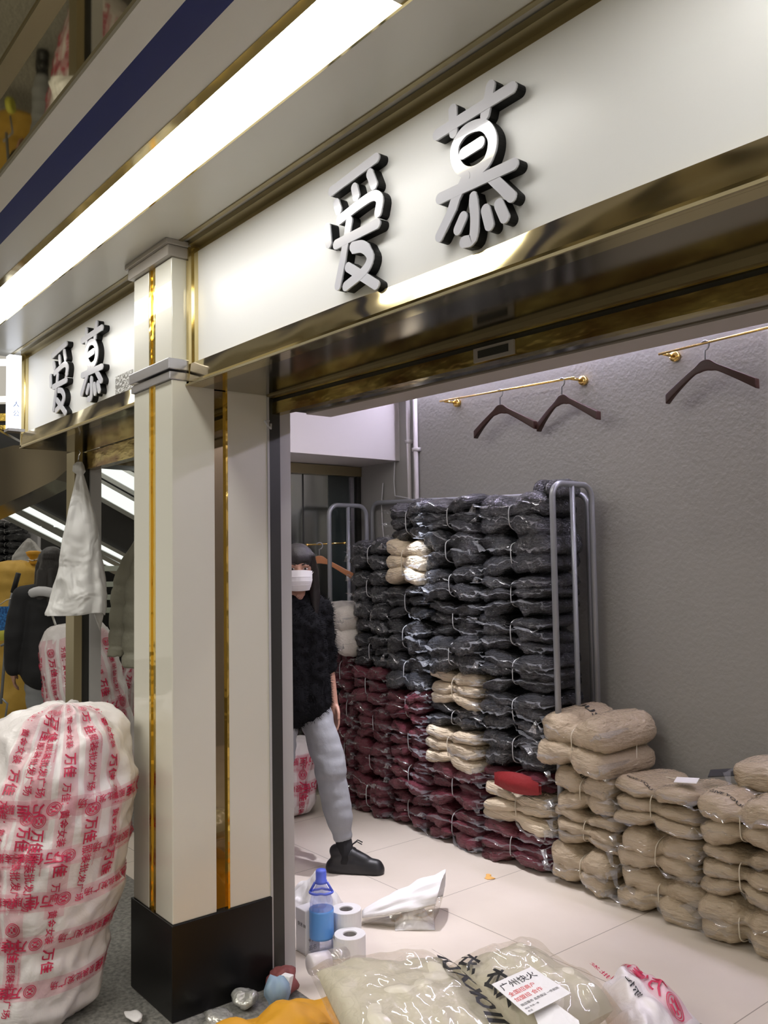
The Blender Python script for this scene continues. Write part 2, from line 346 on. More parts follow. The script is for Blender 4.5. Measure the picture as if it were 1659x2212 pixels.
# the far side of the corridor, seen only in reflections
b = MB().box(-9, 3.5, -3.3, -3.2, 0, 3.4)
struct('wall_opposite', b, M['oppo'])
b = MB()
for i in range(14): b.box(-8.6+i*.86, -8.6+i*.86+.42, -3.2, -3.17, .1, 2.5)
struct('trim_7', b, M['oppodark'])

# light trough in the corridor ceiling
t = thing('ceiling_light', (-1.5, 1.07, ZC), 'long bright white light trough running along the corridor ceiling in gold edging', 'ceiling light')
for xa, xb in ((XL, -1.33), (-.88, XR)): MB().box(xa, xb, .992, 1.143, ZC+.012, ZC+.02).build('diffuser', M['cove'], t)
MB().box(-1.33, -.88, .992, 1.143, ZC+.004, ZC+.02).build('blank_cover', M['ceilpanel'], t)
for y0, y1 in ((.965, .992), (1.143, 1.150)): MB().box(XL, XR, y0, y1, ZC-.002, ZC+.03).build('edge_trim', M['gold'], t)
# strip light hidden behind the lintel, along the shop's back wall
t = thing('strip_light', (-2, 3.6, 2.83), 'lilac strip light along the top of the shop back wall', 'strip light')
MB().box(-4.3, 1.0, 3.695, 3.72, 2.80, 2.812).build('diffuser', M['strip'], t); MB().box(-4.3, 1.0, 3.68, 3.73, 2.812, 2.86).build('housing', M['lintel'], t)

# ------------------------------------------------------------------ pillar between the shop fronts
t = thing('pillar', (-3.0, 1.5, 0), 'glossy cream pillar with gold strips and black plinth between two shop fronts', 'pillar')
x0, x1, y0, y1 = -3.165, -2.832, 1.332, 1.725
bevel(MB().box(x0-.008, x1+.008, y0-.008, y1, 0, .322).build('plinth', M['blackstone'], t), .003)
def pil(z0, z1, ya, name):
    b = MB().box(x0, -3.027, ya, y1, z0, z1).box(-2.972, x1, ya, 1.500, z0, z1)
    b.box(-2.972, -2.86, 1.5, 1.552, z0, z1).box(-2.972, x1, 1.552, y1, z0, z1).box(-3.03, -2.97, ya+.03, y1, z0, z1)
    bevel(b.build(name, M['pillar'], t), .003)
pil(.322, 2.215, y0, 'lower_panel'); pil(2.29, 2.66, y0, 'upper_panel')
for z0, z1 in ((.322, 2.215), (2.29, 2.66)):
    MB().box(-3.027, -2.972, y0+.006, y0+.03, z0, z1).box(-3.027, -3.012, y0+.001, y0+.03, z0, z1).box(-2.987, -2.972, y0+.001, y0+.03, z0, z1).build('gold_strip', M['goldtrim'], t)
MB().box(-2.86, -2.842, 1.5, 1.552, .322, 2.215).build('mirror_strip', M['mirrorstrip'], t)
MB().box(-2.846, x1+.001, 1.545, 1.553, .322, 2.215).build('gold_edge', M['goldtrim'], t)
bevel(MB().box(x0-.006, x1+.004, y0-.010, 1.40, 2.215, 2.245).box(x0-.006, x1+.012, y0-.018, 1.40, 2.25, 2.29).build('middle_band', M['steelcap'], t), .003)
bevel(MB().box(x0-.012, x1+.012, y0-.02, 1.40, 2.66, 2.70).box(x0-.02, x1+.02, y0-.03, 1.40, 2.70, ZC).build('capital', M['capital'], t), .003)

# ------------------------------------------------------------------ signs
MU = [[(-1.45, 2.56), (-1.212, 2.568)], [(-1.395, 2.597), (-1.394, 2.543)], [(-1.275, 2.6), (-1.294, 2.543)],
 [(-1.304, 2.524), (-1.277, 2.493), (-1.275, 2.461), (-1.295, 2.433), (-1.337, 2.428), (-1.372, 2.446), (-1.392, 2.481), (-1.387, 2.513), (-1.354, 2.532), (-1.304, 2.524)],
 [(-1.365, 2.482), (-1.31, 2.486)], [(-1.444, 2.404), (-1.213, 2.4)], [(-1.357, 2.424), (-1.389, 2.388), (-1.449, 2.323)], [(-1.284, 2.401), (-1.222, 2.342)],
 [(-1.336, 2.37), (-1.333, 2.326), (-1.341, 2.286), (-1.369, 2.286)], [(-1.37, 2.344), (-1.388, 2.321)], [(-1.298, 2.337), (-1.288, 2.3)], [(-1.258, 2.336), (-1.243, 2.303)]]
AI = [[(-1.877, 2.572), (-1.68, 2.591)], [(-1.707, 2.56), (-1.691, 2.525)], [(-1.774, 2.546), (-1.766, 2.52)], [(-1.856, 2.532), (-1.846, 2.509)],
 [(-1.843, 2.482), (-1.745, 2.496), (-1.692, 2.497), (-1.67, 2.479), (-1.677, 2.448)], [(-1.898, 2.476), (-1.893, 2.431)], [(-1.859, 2.418), (-1.681, 2.419)],
 [(-1.799, 2.464), (-1.816, 2.409), (-1.854, 2.309)], [(-1.785, 2.39), (-1.741, 2.38), (-1.712, 2.349), (-1.736, 2.319), (-1.819, 2.298)], [(-1.807, 2.347), (-1.691, 2.27)]]
SC_ = 1.386/1.35
MU, AI = [[[(x*SC_, 1.55+(z-1.55)*SC_) for x, z in s] for s in g] for g in (MU, AI)]
def stroke_outline(pts, r0, r1=None, seg=8):
    P = [Vector((p[0], 0, p[1])) for p in pts]
    if len(P) > 2:      # round the corners of a bent stroke
        closed = (P[0]-P[-1]).length < 1e-4; Q = []
        n = len(P)-1 if closed else len(P)
        for i in range(n if closed else n-1):
            p0 = P[(i-1) % n] if closed or i > 0 else P[0]*2-P[1]; p1 = P[i]; p2 = P[(i+1) % n] if closed else P[i+1]
            p3 = P[(i+2) % n] if closed or i+2 < n else p2*2-p1
            for k in range(5):
                u = k/5; Q.append(.5*((2*p1)+(p2-p0)*u+(2*p0-5*p1+4*p2-p3)*u*u+(3*p1-p0-3*p2+p3)*u**3))
        Q.append(P[0] if closed else P[-1]); P = Q
    return P
def glyph(strokes, dx, name, parent, yf, yb, rad):
    faceb, sideb = MB(), MB(); d = parent
    for si, s in enumerate(strokes):
        P = [p+Vector((dx, 0, 0)) for p in stroke_outline(s, rad)]; n = len(P); L, R = [], []
        closed = (P[0]-P[-1]).length < 1e-4
        yy = yf + .0004*(si % 5)
        for i, p in enumerate(P):
            a = P[i-1] if i > 0 else (P[-2] if closed else p); c = P[i+1] if i < n-1 else (P[1] if closed else p)
            tg = (c-a).normalized(); nm = Vector((-tg.z, 0, tg.x)); L.append(p+nm*rad); R.append(p-nm*rad)
        if closed: loops = [L, R]
        else:
            t0 = (P[1]-P[0]).normalized(); t1 = (P[-1]-P[-2]).normalized()
            e1 = [P[-1]+(Vector((-t1.z, 0, t1.x))*math.cos(a)+t1*math.sin(a))*rad for a in [PI*k/8 for k in range(1, 8)]]
            e0 = [P[0]+(Vector((t0.z, 0, -t0.x))*math.cos(a)-t0*math.sin(a))*rad for a in [PI*k/8 for k in range(1, 8)]]
            loops = [L+e1+R[::-1]+e0]
        fy = lambda p, y: Vector((p.x, y, p.z))
        if closed:
            faceb.add([fy(p, yy) for p in L]+[fy(p, yy) for p in R], [(i, i+1, n+i+1, n+i) for i in range(n-1)])
            for lp in loops: sideb.add([fy(p, yy+.004) for p in lp]+[fy(p, yb) for p in lp], [(i, i+1, n+i+1, n+i) for i in range(n-1)])
            for lp in loops: faceb.add([fy(p, yy) for p in lp]+[fy(p, yy+.006) for p in lp], [(i, i+1, n+i+1, n+i) for i in range(n-1)])
        else:
            lp = loops[0]; m_ = len(lp)
            mid = [fy(p, yy) for p in lp]
            # strip-wise face so bent strokes stay clean
            faceb.add([fy(p, yy) for p in L]+[fy(p, yy) for p in R], [(i, i+1, n+i+1, n+i) for i in range(n-1)])
            faceb.add([fy(L[-1], yy)]+[fy(p, yy) for p in e1]+[fy(R[-1], yy)], [tuple(range(9))])
            faceb.add([fy(R[0], yy)]+[fy(p, yy) for p in e0]+[fy(L[0], yy)], [tuple(range(9))])
            faceb.rings([[fy(p, yy) for p in lp], [fy(p, yy+.006) for p in lp]], 0, False)
            sideb.rings([[fy(p, yy+.004) for p in lp], [fy(p, yb) for p in lp]], 0, False)
    c = faceb.build(name, M['letterface'], parent); sideb.build('letter_return', M['letterside'], c)
    return c
def sign(xa, xb, label, dx, left):
    t = thing('shop_sign', ((xa+xb)/2, YF, 2.2), label, 'sign', 'white shop signs over the openings')
    MB().box(xa, xb, YF, YF+.04, 2.272, 2.69).build('sign_panel', M['signpanel'], t)
    def yt(x):
        X = x-dx
        w = (1/(1+math.exp(-(X+1.78)*30)))*(1/(1+math.exp((X+1.22)*30))) if not left else math.exp(-((X+1.55)/.14)**2)+math.exp(-((X+.95)/.1)**2)
        return 1.3925+.0115*min(1, w)+.0006*math.sin(X*9)*(1-.6*w)
    b = MB(); b.grid(lambda u, v: Vector((xa-.03+(xb-xa+.03)*u, 1.388+(yt(xa-.03+(xb-xa+.03)*u)-1.388)*v, 2.212+.063*v)), 160, 4)
    o = b.build('lower_frame', M['goldwave'], t, True)
    MB().box(xa-.03, xb, 1.405, YF+.03, 2.198, 2.274).box(xa-.03, xb, 1.388, 1.406, 2.198, 2.212).build('frame_back', M['gold'], t)
    MB().box(xa-.03, xb, 1.384, 1.390, 2.196, 2.203).build('bright_lip', M['dullgold'], t)
    MB().box(xa-.03, xb, YF+.005, YF+.04, 2.687, ZC+.006).box(xa-.03, xb, 1.388, YF+.03, ZC-.012, ZC+.006).build('upper_frame', M['dullgold'], t)
    MB().box(xa-.03, xa-.012, 1.388, YF+.03, 2.198, ZC-.012).box(xa-.012, xa, 1.405, YF+.03, 2.24, 2.70).build('side_frame', M['gold'], t)
    glyph(AI, dx+(.006 if left else 0), 'letter', t, 1.388, YF, .0138); glyph(MU, dx+(-.02 if left else 0), 'letter', t, 1.388, YF, .0138)
    if left: MB().box(-3.564, -3.385, YF-.003, YF, 2.285, 2.365).build('sticker', M['tag'], t)
    MB().box(xa-.03, xb, YF+.03, 1.722, 2.198, 2.208).build('soffit', M['soffitmirror'], t)
    return t
_sg = sign(-2.800, 1.5, 'larger nearer white shop sign with two black edged characters, right of the pillar', 0, False)
sign(-4.785, -3.175, 'smaller farther white shop sign with two characters, left of the pillar', -2.385, True)
t = thing('light_box', (-4.82, 1.37, 2.29), 'glowing white projecting light box at the left end of the farther sign', 'light box')
bevel(MB().box(-4.86, -4.80, 1.325, 1.412, 2.30, 2.70).build('lit_body', M['lightbox'], t), .004)
def lb(x, y): return Vector((-4.7995, 1.345+x, 2.42+y))
b = MB(); put_text(b, '人', .035, lb); put_text(b, '公', .035, lb, 0, 0, 0, -.05); b.build('emblem', M['blueglyph'], t)
MB().box(-4.87, -4.79, 1.32, 1.412, 2.285, 2.30).build('base_tray', M['steelcap'], t)

# ------------------------------------------------------------------ rolled shutter over the shop opening
t = thing('roller_shutter', (-1.0, 1.76, 2.12), 'gold roller shutter rolled up above the open shop', 'shutter')
MB().box(-2.85, 1.1, 1.742, 1.80, 2.189, 2.23).build('housing_edge', M['goldbrown'], t)
MB().box(-2.85, 1.1, 1.755, 1.80, 2.176, 2.189).build('slot', M['dark'], t)
MB().box(-2.85, 1.1, 1.750, 1.79, 2.130, 2.176).build('bottom_bar', M['goldbrown'], t)
MB().box(-2.85, 1.1, 1.722, 1.745, 2.193, 2.215).build('front_trim', M['dullgold'], t)
MB().box(-2.87, -2.835, 1.728, 1.783, 0, 2.2).build('guide_channel', M['dark'], t)
MB().box(-2.836, -2.828, 1.722, 1.731, 0, 2.2).build('guide_edge', M['jamb'], t)
p = MB(); p.box(-1.735, -1.58, 1.744, 1.751, 2.135, 2.175).build('lock_plate', M['capital'], t)
k = MB(); k.box(-1.715, -1.60, 1.741, 1.745, 2.145, 2.166); k.build('lock_slot', M['dark'], t)
MB().tube([(-2.82, 1.725, 2.10), (-2.81, 1.70, 2.095), (-2.80, 1.71, 2.075), (-2.815, 1.73, 2.07), (-2.83, 1.74, 2.09)], .004, 6).build('tie_wire', M['string'], t)
tilt(_sg, .010); tilt(t)
# post at the far end of the left shop opening
t = thing('shutter_post', (-4.85, 1.72, 0), 'slim grey and gold shutter post behind the hanging white bag', 'post')
MB().box(-4.93, -4.80, 1.676, 1.720, 0, 2.2).build('gold_side', M['dullgold'], t)
MB().box(-4.93, -4.82, 1.720, 1.767, 0, 2.2).build('guide_channel', M['dark'], t)
MB().box(-4.93, -4.80, 1.767, 1.828, 0, 2.2).build('grey_side', M['jamb'], t)
MB().box(-4.88, -3.2, 1.735, 1.79, 2.10, 2.2).build('rolled_shutter', M['goldbrown'], t)
b = MB(); _Q = [(-60, 985), (30, 962), (290, 968), (300, 1008), (165, 998), (120, 1036), (60, 1066), (-60, 1120)]
b.rings([[at(x, y, 5.4) for x, y in _Q], [at(x, y, 5.4)+FWD*.35 for x, y in _Q]])
tag(b.build('mirror_beam', M['soffitmirror']), 'dark mirrored drop ceiling edge left of and behind the farther sign', 'beam')

# ------------------------------------------------------------------ doorway in the shop's left recess
t = thing('door_1', (-4.9, 3.4, 0), 'mirrored sliding door with gold header in the recess behind the masked person', 'door'); t['kind'] = 'structure'
MB().box(-4.93, -4.86, 2.66, 3.735, 2.165, 2.232).build('header', M['dullgold'], t)
MB().box(-4.925, -4.90, 2.66, 3.468, 0, 2.165).build('steel_leaf', M['doorsteel'], t)
MB().box(-4.902, -4.896, 3.255, 3.265, 0, 2.165).build('leaf_seam', M['dark'], t)
MB().box(-4.925, -4.895, 3.468, 3.70, 0, 2.165).build('glass_leaf', M['doordark'], t)
MB().box(-4.925, -4.885, 3.655, 3.685, 0, 2.165).build('rail_profile', M['steelcap'], t)
MB().box(-4.925, -4.87, 3.70, 3.735, 0, 2.165).build('jamb', M['dark'], t)
for i, (x, zt) in enumerate(((-4.315, 2.86), (-4.245, 2.86))):
    b = MB().tube([(x, 3.715, 1.2), (x, 3.715, zt)], .015, 10)
    for z in (1.75, 2.35-.06*i): b.box(x-.024, x+.024, 3.70, 3.74, z-.012, z+.012)
    tag(b.build('wall_pipe', M['pipe'], smooth=True), ['left one of two grey pipes up the back wall corner', 'right one of two grey pipes up the back wall corner'][i], 'pipe', 'pipes up the back wall')
t_ = MB().tube([(-4.47, 3.72, 2.23), (-4.475, 3.715, 2.1), (-4.46, 3.71, 2.0), (-4.40, 3.71, 1.99), (-4.30, 3.70, 1.97)], .004, 6).tube([(-4.60, 3.72, 2.1), (-4.62, 3.72, 1.95), (-4.60, 3.71, 1.8), (-4.57, 3.71, 1.6)], .004, 6)
tag(t_.build('wall_cable', M['string']), 'thin loose cables dangling on the recess wall above the stacks', 'cable')

# ------------------------------------------------------------------ hanging rails and hangers
def rail(xa, xb, y, z0, z1, flanges, label):
    t = thing('hanging_rail', ((xa+xb)/2, 3.7, z0), label, 'rail', 'brass rails on the back wall')
    MB().tube([(xa, y, z0), (xb, y, z1)], .006, 10).build('bar', M['brass'], t, True)
    for x, z in flanges:
        MB().lathe([(.004, .026), (.024, .026), (.026, .016), (.024, 0), (.01, -.003)], (x, 3.74, z), 16, axis=(0, -1, 0)).tube([(x, 3.73, z), (x, y, z)], .008, 10).build('wall_flange', M['brass'], t, True)
    return t
rail(-3.90, -2.86, 3.62, 2.545, 2.508, ((-3.86, 2.54), (-2.885, 2.509)), 'brass rail holding two wooden hangers, left half of the back wall')
rail(-2.35, -1.2, 3.62, 2.53, 2.55, ((-2.33, 2.53), (-1.3, 2.548)), 'brass rail holding a single hanger, right end of the back wall')
def hanger_parts(t, m):
    # local: hook top at origin, body in the xz plane
    b = MB(); R = []
    for i in range(33):
        u = -1+2*i/32; x = u*.225; a = abs(u); z = -.112-.122*max(0, a-.07)**1.08/.93; w = .016+.007*a**2; th = .006+.013*a**2
        if a < .22: k_ = min(1, (.22-a)/.10); w += .010*k_; z -= .002*k_
        y = .035*a*a; R.append([Vector((x, y-th, z-w)), Vector((x, y+th, z-w)), Vector((x, y+th, z+w)), Vector((x, y-th, z+w))])
    b.rings(R); o = b.build('hanger_body', m, t, True, base=None); subsurf(bevel(o, .003), 1)
    for v in o.data.vertices: pass
    pts = [(0, 0, -.105), (0, 0, -.045)]+[(.022*math.sin(a)+.0, 0, -.022+.022*-math.cos(a)) for a in [0.15*PI*k for k in range(1, 10)]]
    MB().tube(pts, .0042, 8).build('hook', M['trolley'], t, True)
def add_hanger(loc, rz, label, m=None, tilt=0):
    t = thing('clothes_hanger', (0, 0, 0), label, 'hanger', 'wooden hangers'); hanger_parts(t, m or M['wood'])
    t.location = loc; t.rotation_euler = (0, tilt, rz); return t
add_hanger((-3.395, 3.62, 2.535), .05, 'dark wooden hanger, left one of two on the shared brass rail')
add_hanger((-2.945, 3.62, 2.52), -.12, 'dark wooden hanger, right one of two on the shared brass rail')
add_hanger((-2.11, 3.62, 2.545), .0, 'dark wooden hanger hanging alone on the right brass rail')

# ------------------------------------------------------------------ cage trolley
def end_frame(x, y0, y1, z0, z1, parent, name='end_frame'):
    r = .0155; k = .07
    path = [(x, y0, z0), (x, y0, z1-k)]+[(x, y0+k-k*math.cos(a), z1-k+k*math.sin(a)) for a in [PI/2*i/6 for i in range(1, 7)]]
    path += [(x, y1-k+k*math.sin(a), z1-k+k*math.cos(a)) for a in [PI/2*i/6 for i in range(7)]]+[(x, y1, z0)]
    MB().tube(path, r, 10).build(name, M['trolley'], parent, True)
    MB().tube([(x, (y0+y1)/2, z0), (x, (y0+y1)/2, z1-.005)], r*.85, 10).build('middle_bar', M['trolley'], parent, True)
t = thing('cage_trolley', (-3.5, 3.5, 0), 'grey tubular trolley frame around the tall black garment stack', 'trolley')
end_frame(-2.80, 3.345, 3.655, .05, 1.935, t); end_frame(-4.715, 3.345, 3.66, .05, 1.945, t)
k = .07; r_ = .0155
path = [(-4.70, 3.70, .05), (-4.70, 3.70, 1.965-k)]+[(-4.70+k-k*math.cos(a), 3.70, 1.965-k+k*math.sin(a)) for a in [PI/2*i/6 for i in range(1, 7)]]+[(-2.86-k+k*math.sin(a), 3.70, 1.90-k+k*math.cos(a)) for a in [PI/2*i/6 for i in range(7)]]+[(-2.86, 3.70, .05)]
MB().tube(path, r_, 10).build('back_frame', M['trolley'], t, True)
MB().box(-4.72, -2.79, 3.66, 3.70, .02, .06).build('base_rail', M['trolley'], t)

t = thing('hanging_rail', at(705, 1176, 5.75), 'short brass rail across the trolley end frame behind the masked person', 'rail')
MB().tube([at(664, 1177, 5.8), at(745, 1173, 5.8)], .006, 8).build('bar', M['brass'], t, True)
for px in (664, 745): MB().ball(at(px, 1177-(px-664)*.05, 5.8), .010).build('end_cap', M['brass'], t, True)
add_hanger(at(690, 1172, 5.78), .75, 'orange wooden hanger on the short brass rail beside the masked face', M['lightwood'])
# ------------------------------------------------------------------ tied bundles of bagged clothes
def package_mesh(seed, pinch=.50, nu=46, nt_=32, g=1.0, bend=0.0):
    R = []
    for i in range(nu+1):
        u = -1+2*i/nu; us = max(-.992, min(.992, u)); e = (1-abs(us)**6)**.5
        pn = 1-pinch*math.exp(-(u/.20)**2); pd = 1-.16*math.exp(-(u/.16)**2); ring = []
        for j in range(nt_):
            a = 2*PI*j/nt_; c, s = math.cos(a), math.sin(a)
            v = math.copysign(abs(c)**.5, c)*(1-abs(us)**9)**.3*pd; w = math.copysign(abs(s)**.65, s)*e*pn
            n1 = fbm((u*2.0, v*1.3, w*.8), 1.2, seed); n2 = 1-2.6*abs(fbm((u*3.2, v*2.0, w*1.6), 1.1, seed+9)); n3 = 1-2.6*abs(fbm((u*8, v*3, w*2.4), 1.1, seed+4))
            v += (.13*n1+.035*n2+.025*n3)*g; w += (.30*n1+.12*n2+.07*n3)*(.4+.6*e)*g
            w += abs(u)**2.5*(.5*fbm((seed, u, 0), 1.7, 2)-.10)+bend*min(1, abs(u)*1.6)**.8
            ring.append(Vector((us*1.02+.04*n1, v, w)))
        R.append(ring)
    return R
def flap_rings(seed, bend):
    """film seam along part of the front and loose pointed film corners at the ends"""
    V = []; n = 26; ua, ub = -.97, .97; zs = -.55+1.1*abs(math.sin(seed*3))
    for i in range(n+1):
        u = ua+(ub-ua)*i/n; n1 = fbm((u*3, 0, 0), 1.4, seed+31); n2 = fbm((u*9, 1, 0), 1.0, seed+3)
        pn = 1-.6*math.exp(-(u/.16)**2); base = -.95*(1-.14*math.exp(-(u/.16)**2)); z = zs*pn+.4*n1+bend*min(1, abs(u)*1.6)**.8
        wd = .25+.9*max(0, min(1, .5+1.6*fbm((u*1.3, 4, 0), 1, seed)))
        for o, dz in ((0, 0), ((-.08-.03*n1)*wd, .22*n2), ((-.13-.09*n1)*wd, .4*n2-.10)): V.append(Vector((u, base+o*pn, z+dz*pn)))
    F = [(i*3+k, i*3+k+1, (i+1)*3+k+1, (i+1)*3+k) for i in range(n) for k in range(2)]
    for sg in (1, -1):
        m0 = len(V); tip = .13+.10*abs(math.sin(seed*5+sg)); zz = -.4+.8*abs(math.cos(seed*2+sg))
        for i in range(7):
            f = i/6; v = -1.02+.95*f; r = tip*(1-f)**.7
            for k in range(4): V.append(Vector((sg*(.93+(.07+r)*k/3), v-.10*(k/3)*(1-f), zz*(1-.3*k/3)+.25*fbm((v*3, k*.7, sg), 1.3, seed)*k/3+bend)))
        F += [(m0+i*4+k, m0+i*4+k+1, m0+(i+1)*4+k+1, m0+(i+1)*4+k) for i in range(6) for k in range(3)]
        e_ = n*3 if sg > 0 else 0; F += [(e_, e_+1, m0+1, m0), (e_+1, e_+2, m0+2, m0+1)]
    return V, F
# shapes 0-10 rumpled, 11-15 smoother
_pk = {}
def pk_mesh(i, m, bend):
    k = (i, m.name, bend)
    if k not in _pk:
        o = MB().rings(package_mesh(i*13.7, .55 if i < 11 else .40, g=1.0 if i < 11 else .5, bend=bend)).build('package', m, None, True); _pk[k] = o.data; bpy.data.objects.remove(o)
    return _pk[k]
_fl = {}
def fl_mesh(i, bend):
    k = (i, bend)
    if k not in _fl:
        o = MB().add(*flap_rings(i*13.7, bend)).build('plastic_flap', M['film'], None, True); _fl[k] = o.data; bpy.data.objects.remove(o)
    return _fl[k]
def bundle(kind, x0, x1, z0, z1, yf, depth, layers, label, group, rz=0.0, cross=False, flap=True, name='garment_bundle'):
    w, h = (x1-x0), (z1-z0); c = Vector(((x0+x1)/2, yf+depth/2, z0))
    t = thing(name, c, label, 'garment bundle', group); t.rotation_euler = (0, 0, rz); lh = h/layers
    for i in range(layers):
        k = rnd.randrange(11) if kind in ('black', 'maroon') else rnd.randrange(11, 16); q_ = i-(layers-1)/2; bend = round(q_*.55, 2); o = bpy.data.objects.new('package', pk_mesh(k, M[kind], bend)); COL.objects.link(o); o.parent = t
        fl = rnd.choice((1, -1))
        o.location = (rnd.uniform(-.012, .012), rnd.uniform(-.012, .012), h/2+lh*q_*.66); o.scale = (w/2*rnd.uniform(.98, 1.05)*fl, depth/2*rnd.uniform(.96, 1.03), lh*.61*rnd.uniform(.92, 1.2))
        o.rotation_euler = (rnd.uniform(-.07, .07), rnd.uniform(-.10, .10), rnd.uniform(-.07, .07))
        if flap:
            f = bpy.data.objects.new('plastic_flap', fl_mesh(k, bend)); COL.objects.link(f); f.parent = o
    sm = M['stringpale'] if kind in ('beige', 'cream', 'offwhite') else M['string']
    def loop(dx, amp):
        pts = []; hd, hh = depth/2*.90, h/2*.72
        for i in range(29):
            a = 2*PI*i/28; cc, ss = math.cos(a), math.sin(a)
            pts.append((dx+amp*math.sin(a*2), math.copysign(abs(cc)**.5, cc)*hd, h/2+math.copysign(abs(ss)**.5, ss)*hh))
        return pts
    b = MB().tube([Vector(p)+c for p in loop(rnd.uniform(-.01, .01), rnd.uniform(-.006, .006))], .0028, 5)
    if cross:
        pts = []
        for i in range(29):
            a = 2*PI*i/28; cc, ss = math.cos(a), math.sin(a); pts.append(c+Vector((math.copysign(abs(cc)**.5, cc)*w/2*.99, .02, h/2+math.copysign(abs(ss)**.5, ss)*h/2*.93)))
        b.tube(pts, .0028, 5)
    o = b.build('string', sm, t, True)
    return t
ORD = ['lowest', 'second lowest', 'third from the bottom', 'fourth from the bottom', 'fifth from the bottom', 'sixth from the bottom', 'seventh from the bottom', 'eighth from the bottom', 'ninth from the bottom', 'tenth from the bottom']
COLNAME = {'a': 'column beside the masked person', 'b': 'second column from the left', 'c': 'third column from the left', 'd': 'fourth column from the left', 'e': 'column at the right frame'}
def column(key, x0, x1, yf, depth, spec):
    cnt = {}; zz = 0
    tot = {}
    for s in spec: tot[s[0]] = tot.get(s[0], 0)+1
    for kind, z0, z1, ly in spec:
        i = cnt.get(kind, 0); cnt[kind] = i+1
        what = {'black': 'charcoal', 'maroon': 'maroon', 'cream': 'cream'}[kind]
        if tot[kind] == 1: lab = 'the only %s bundle in the %s' % (what, COLNAME[key])
        else: lab = '%s bundle, %s in its colour, %s' % (what, ORD[i], COLNAME[key])
        jx = rnd.uniform(-.018, .018)
        ly = ly-1 if kind == 'black' and ly == 3 and rnd.random() < .45 else ly
        bundle(kind, x0+jx, x1+jx, z0, z1, yf+rnd.uniform(-.02, .02), depth, ly, lab, what+' garment bundles', rnd.uniform(-.05, .05))
def split(kind, z0, z1, n, ly):
    h = (z1-z0)/n; return [(kind, z0+i*h, z0+(i+1)*h, ly) for i in range(n)]
YS, DS = 3.315, .34
column('a', -4.67, -4.475, YS, DS, split('maroon', 0, .97, 4, 3))
column('b', -4.47, -4.13, YS, DS, split('maroon', 0, .90, 4, 3)+split('black', .90, 1.70, 4, 3))
column('c', -4.12, -3.77, YS, DS, split('maroon', 0, .80, 4, 3)+split('black', .80, 1.42, 3, 3)+[('cream', 1.42, 1.68, 3)]+split('black', 1.68, 1.91, 1, 3))
column('d', -3.76, -3.34, YS, DS, split('maroon', 0, .42, 2, 3)+[('cream', .42, .62, 3)]+[('black', .62, .745, 2)]+[('cream', .745, .94, 3)]+split('black', .94, 1.90, 5, 3))
column('e', -3.33, -2.87, YS, DS, [('maroon', 0, .19, 3), ('cream', .19, .38, 3), ('maroon', .38, .475, 2)]+split('black', .475, 1.88, 7, 3))
# red garment showing through the open end of one maroon bag
b = MB()
def rg(u, v): return Vector((-3.20+.30*u, YS-.015-.025*math.sin(PI*u)*math.sin(PI*v), .395+.06*v+.02*math.sin(PI*u)*(v-.5)*2))
b.grid(rg, 12, 6); b.grid(lambda u, v: rg(u, v)+Vector((0, .02, 0)), 12, 6)
tag(b.build('red_garment', M['red'], smooth=True), 'bright red folded garment showing from an open maroon bag end', 'garment')
bundle('offwhite', -4.74, -4.44, .975, 1.28, 3.22, .40, 2, 'off-white bagged bundle on the maroon pile beside the masked person', 'pale bundles', .05)
bundle('black', -3.02, -2.86, 1.885, 1.96, 3.42, .26, 1, 'single charcoal package slumped on top beside the right end frame', 'charcoal garment bundles', .2, flap=False)
# beige bundles along the right
BE = [('first beige column beside the trolley', -2.83, -2.47, 3.29, .40, [(0, .19, 2), (.19, .36, 3), (.36, .545, 2)]),
      ('second beige column from the trolley', -2.46, -2.06, 3.28, .42, [(0, .175, 2), (.175, .36, 2), (.36, .56, 3)]),
      ('third beige column from the trolley', -2.05, -1.66, 3.26, .44, [(0, .17, 2), (.17, .38, 3), (.38, .58, 2)]),
      ('rightmost beige column at the edge', -1.65, -1.25, 3.22, .45, [(0, .17, 2), (.17, .38, 3), (.38, .55, 3)])]
SLOGAN = []
for nm, x0, x1, yf, dp, rows in BE:
    for i, (z0, z1, ly) in enumerate(rows):
        o = bundle('beige', x0+rnd.uniform(-.015, .015), x1+rnd.uniform(-.015, .015), z0, z1, yf+rnd.uniform(-.02, .01), dp, ly, '%s bundle in the %s' % (['bottom beige', 'middle beige', 'upper beige'][i], nm), 'beige garment bundles', rnd.uniform(-.05, .05), cross=(i == 2))
        if i == 2: SLOGAN.append((o, z1-z0, dp, 'GIVE YOUR BEST'))
o = bundle('beige', -2.90, -2.46, .55, .795, 3.27, .43, 2, 'plump two layer beige bundle crowning the first beige column', 'beige garment bundles', -.04, cross=True)
SLOGAN.append((o, .245, .43, 'JUST'))
bundle('beige', -1.98, -1.55, .585, .69, 3.45, .28, 1, 'single beige package lying against the wall at the right edge', 'beige garment bundles', .1)
for o, h, dp, word in SLOGAN:
    b = MB(); s_ = .030 if len(word) > 5 else .07
    V, F, w = text(word, s_, .01); 
    from mathutils.bvhtree import BVHTree
    pk_ = max((c for c in o.children if c.name.startswith('package')), key=lambda c: c.location.z); mx = pk_.matrix_basis
    tree = BVHTree.FromPolygons([mx @ v.co for v in pk_.data.vertices], [tuple(p.vertices) for p in pk_.data.polygons])
    yb = -dp/2+.045 if len(word) > 5 else .0
    def onto(x, y):
        hit = tree.ray_cast(Vector((x, y, 2)), Vector((0, 0, -1)))[0]
        return Vector((x, y, (hit.z if hit else h)+.0035))
    b.add([onto(x-w/2-.03, yb+y*.8) for x, y in V], F)
    q = b.build('printed_lettering', M['ink'], None); q.parent = o
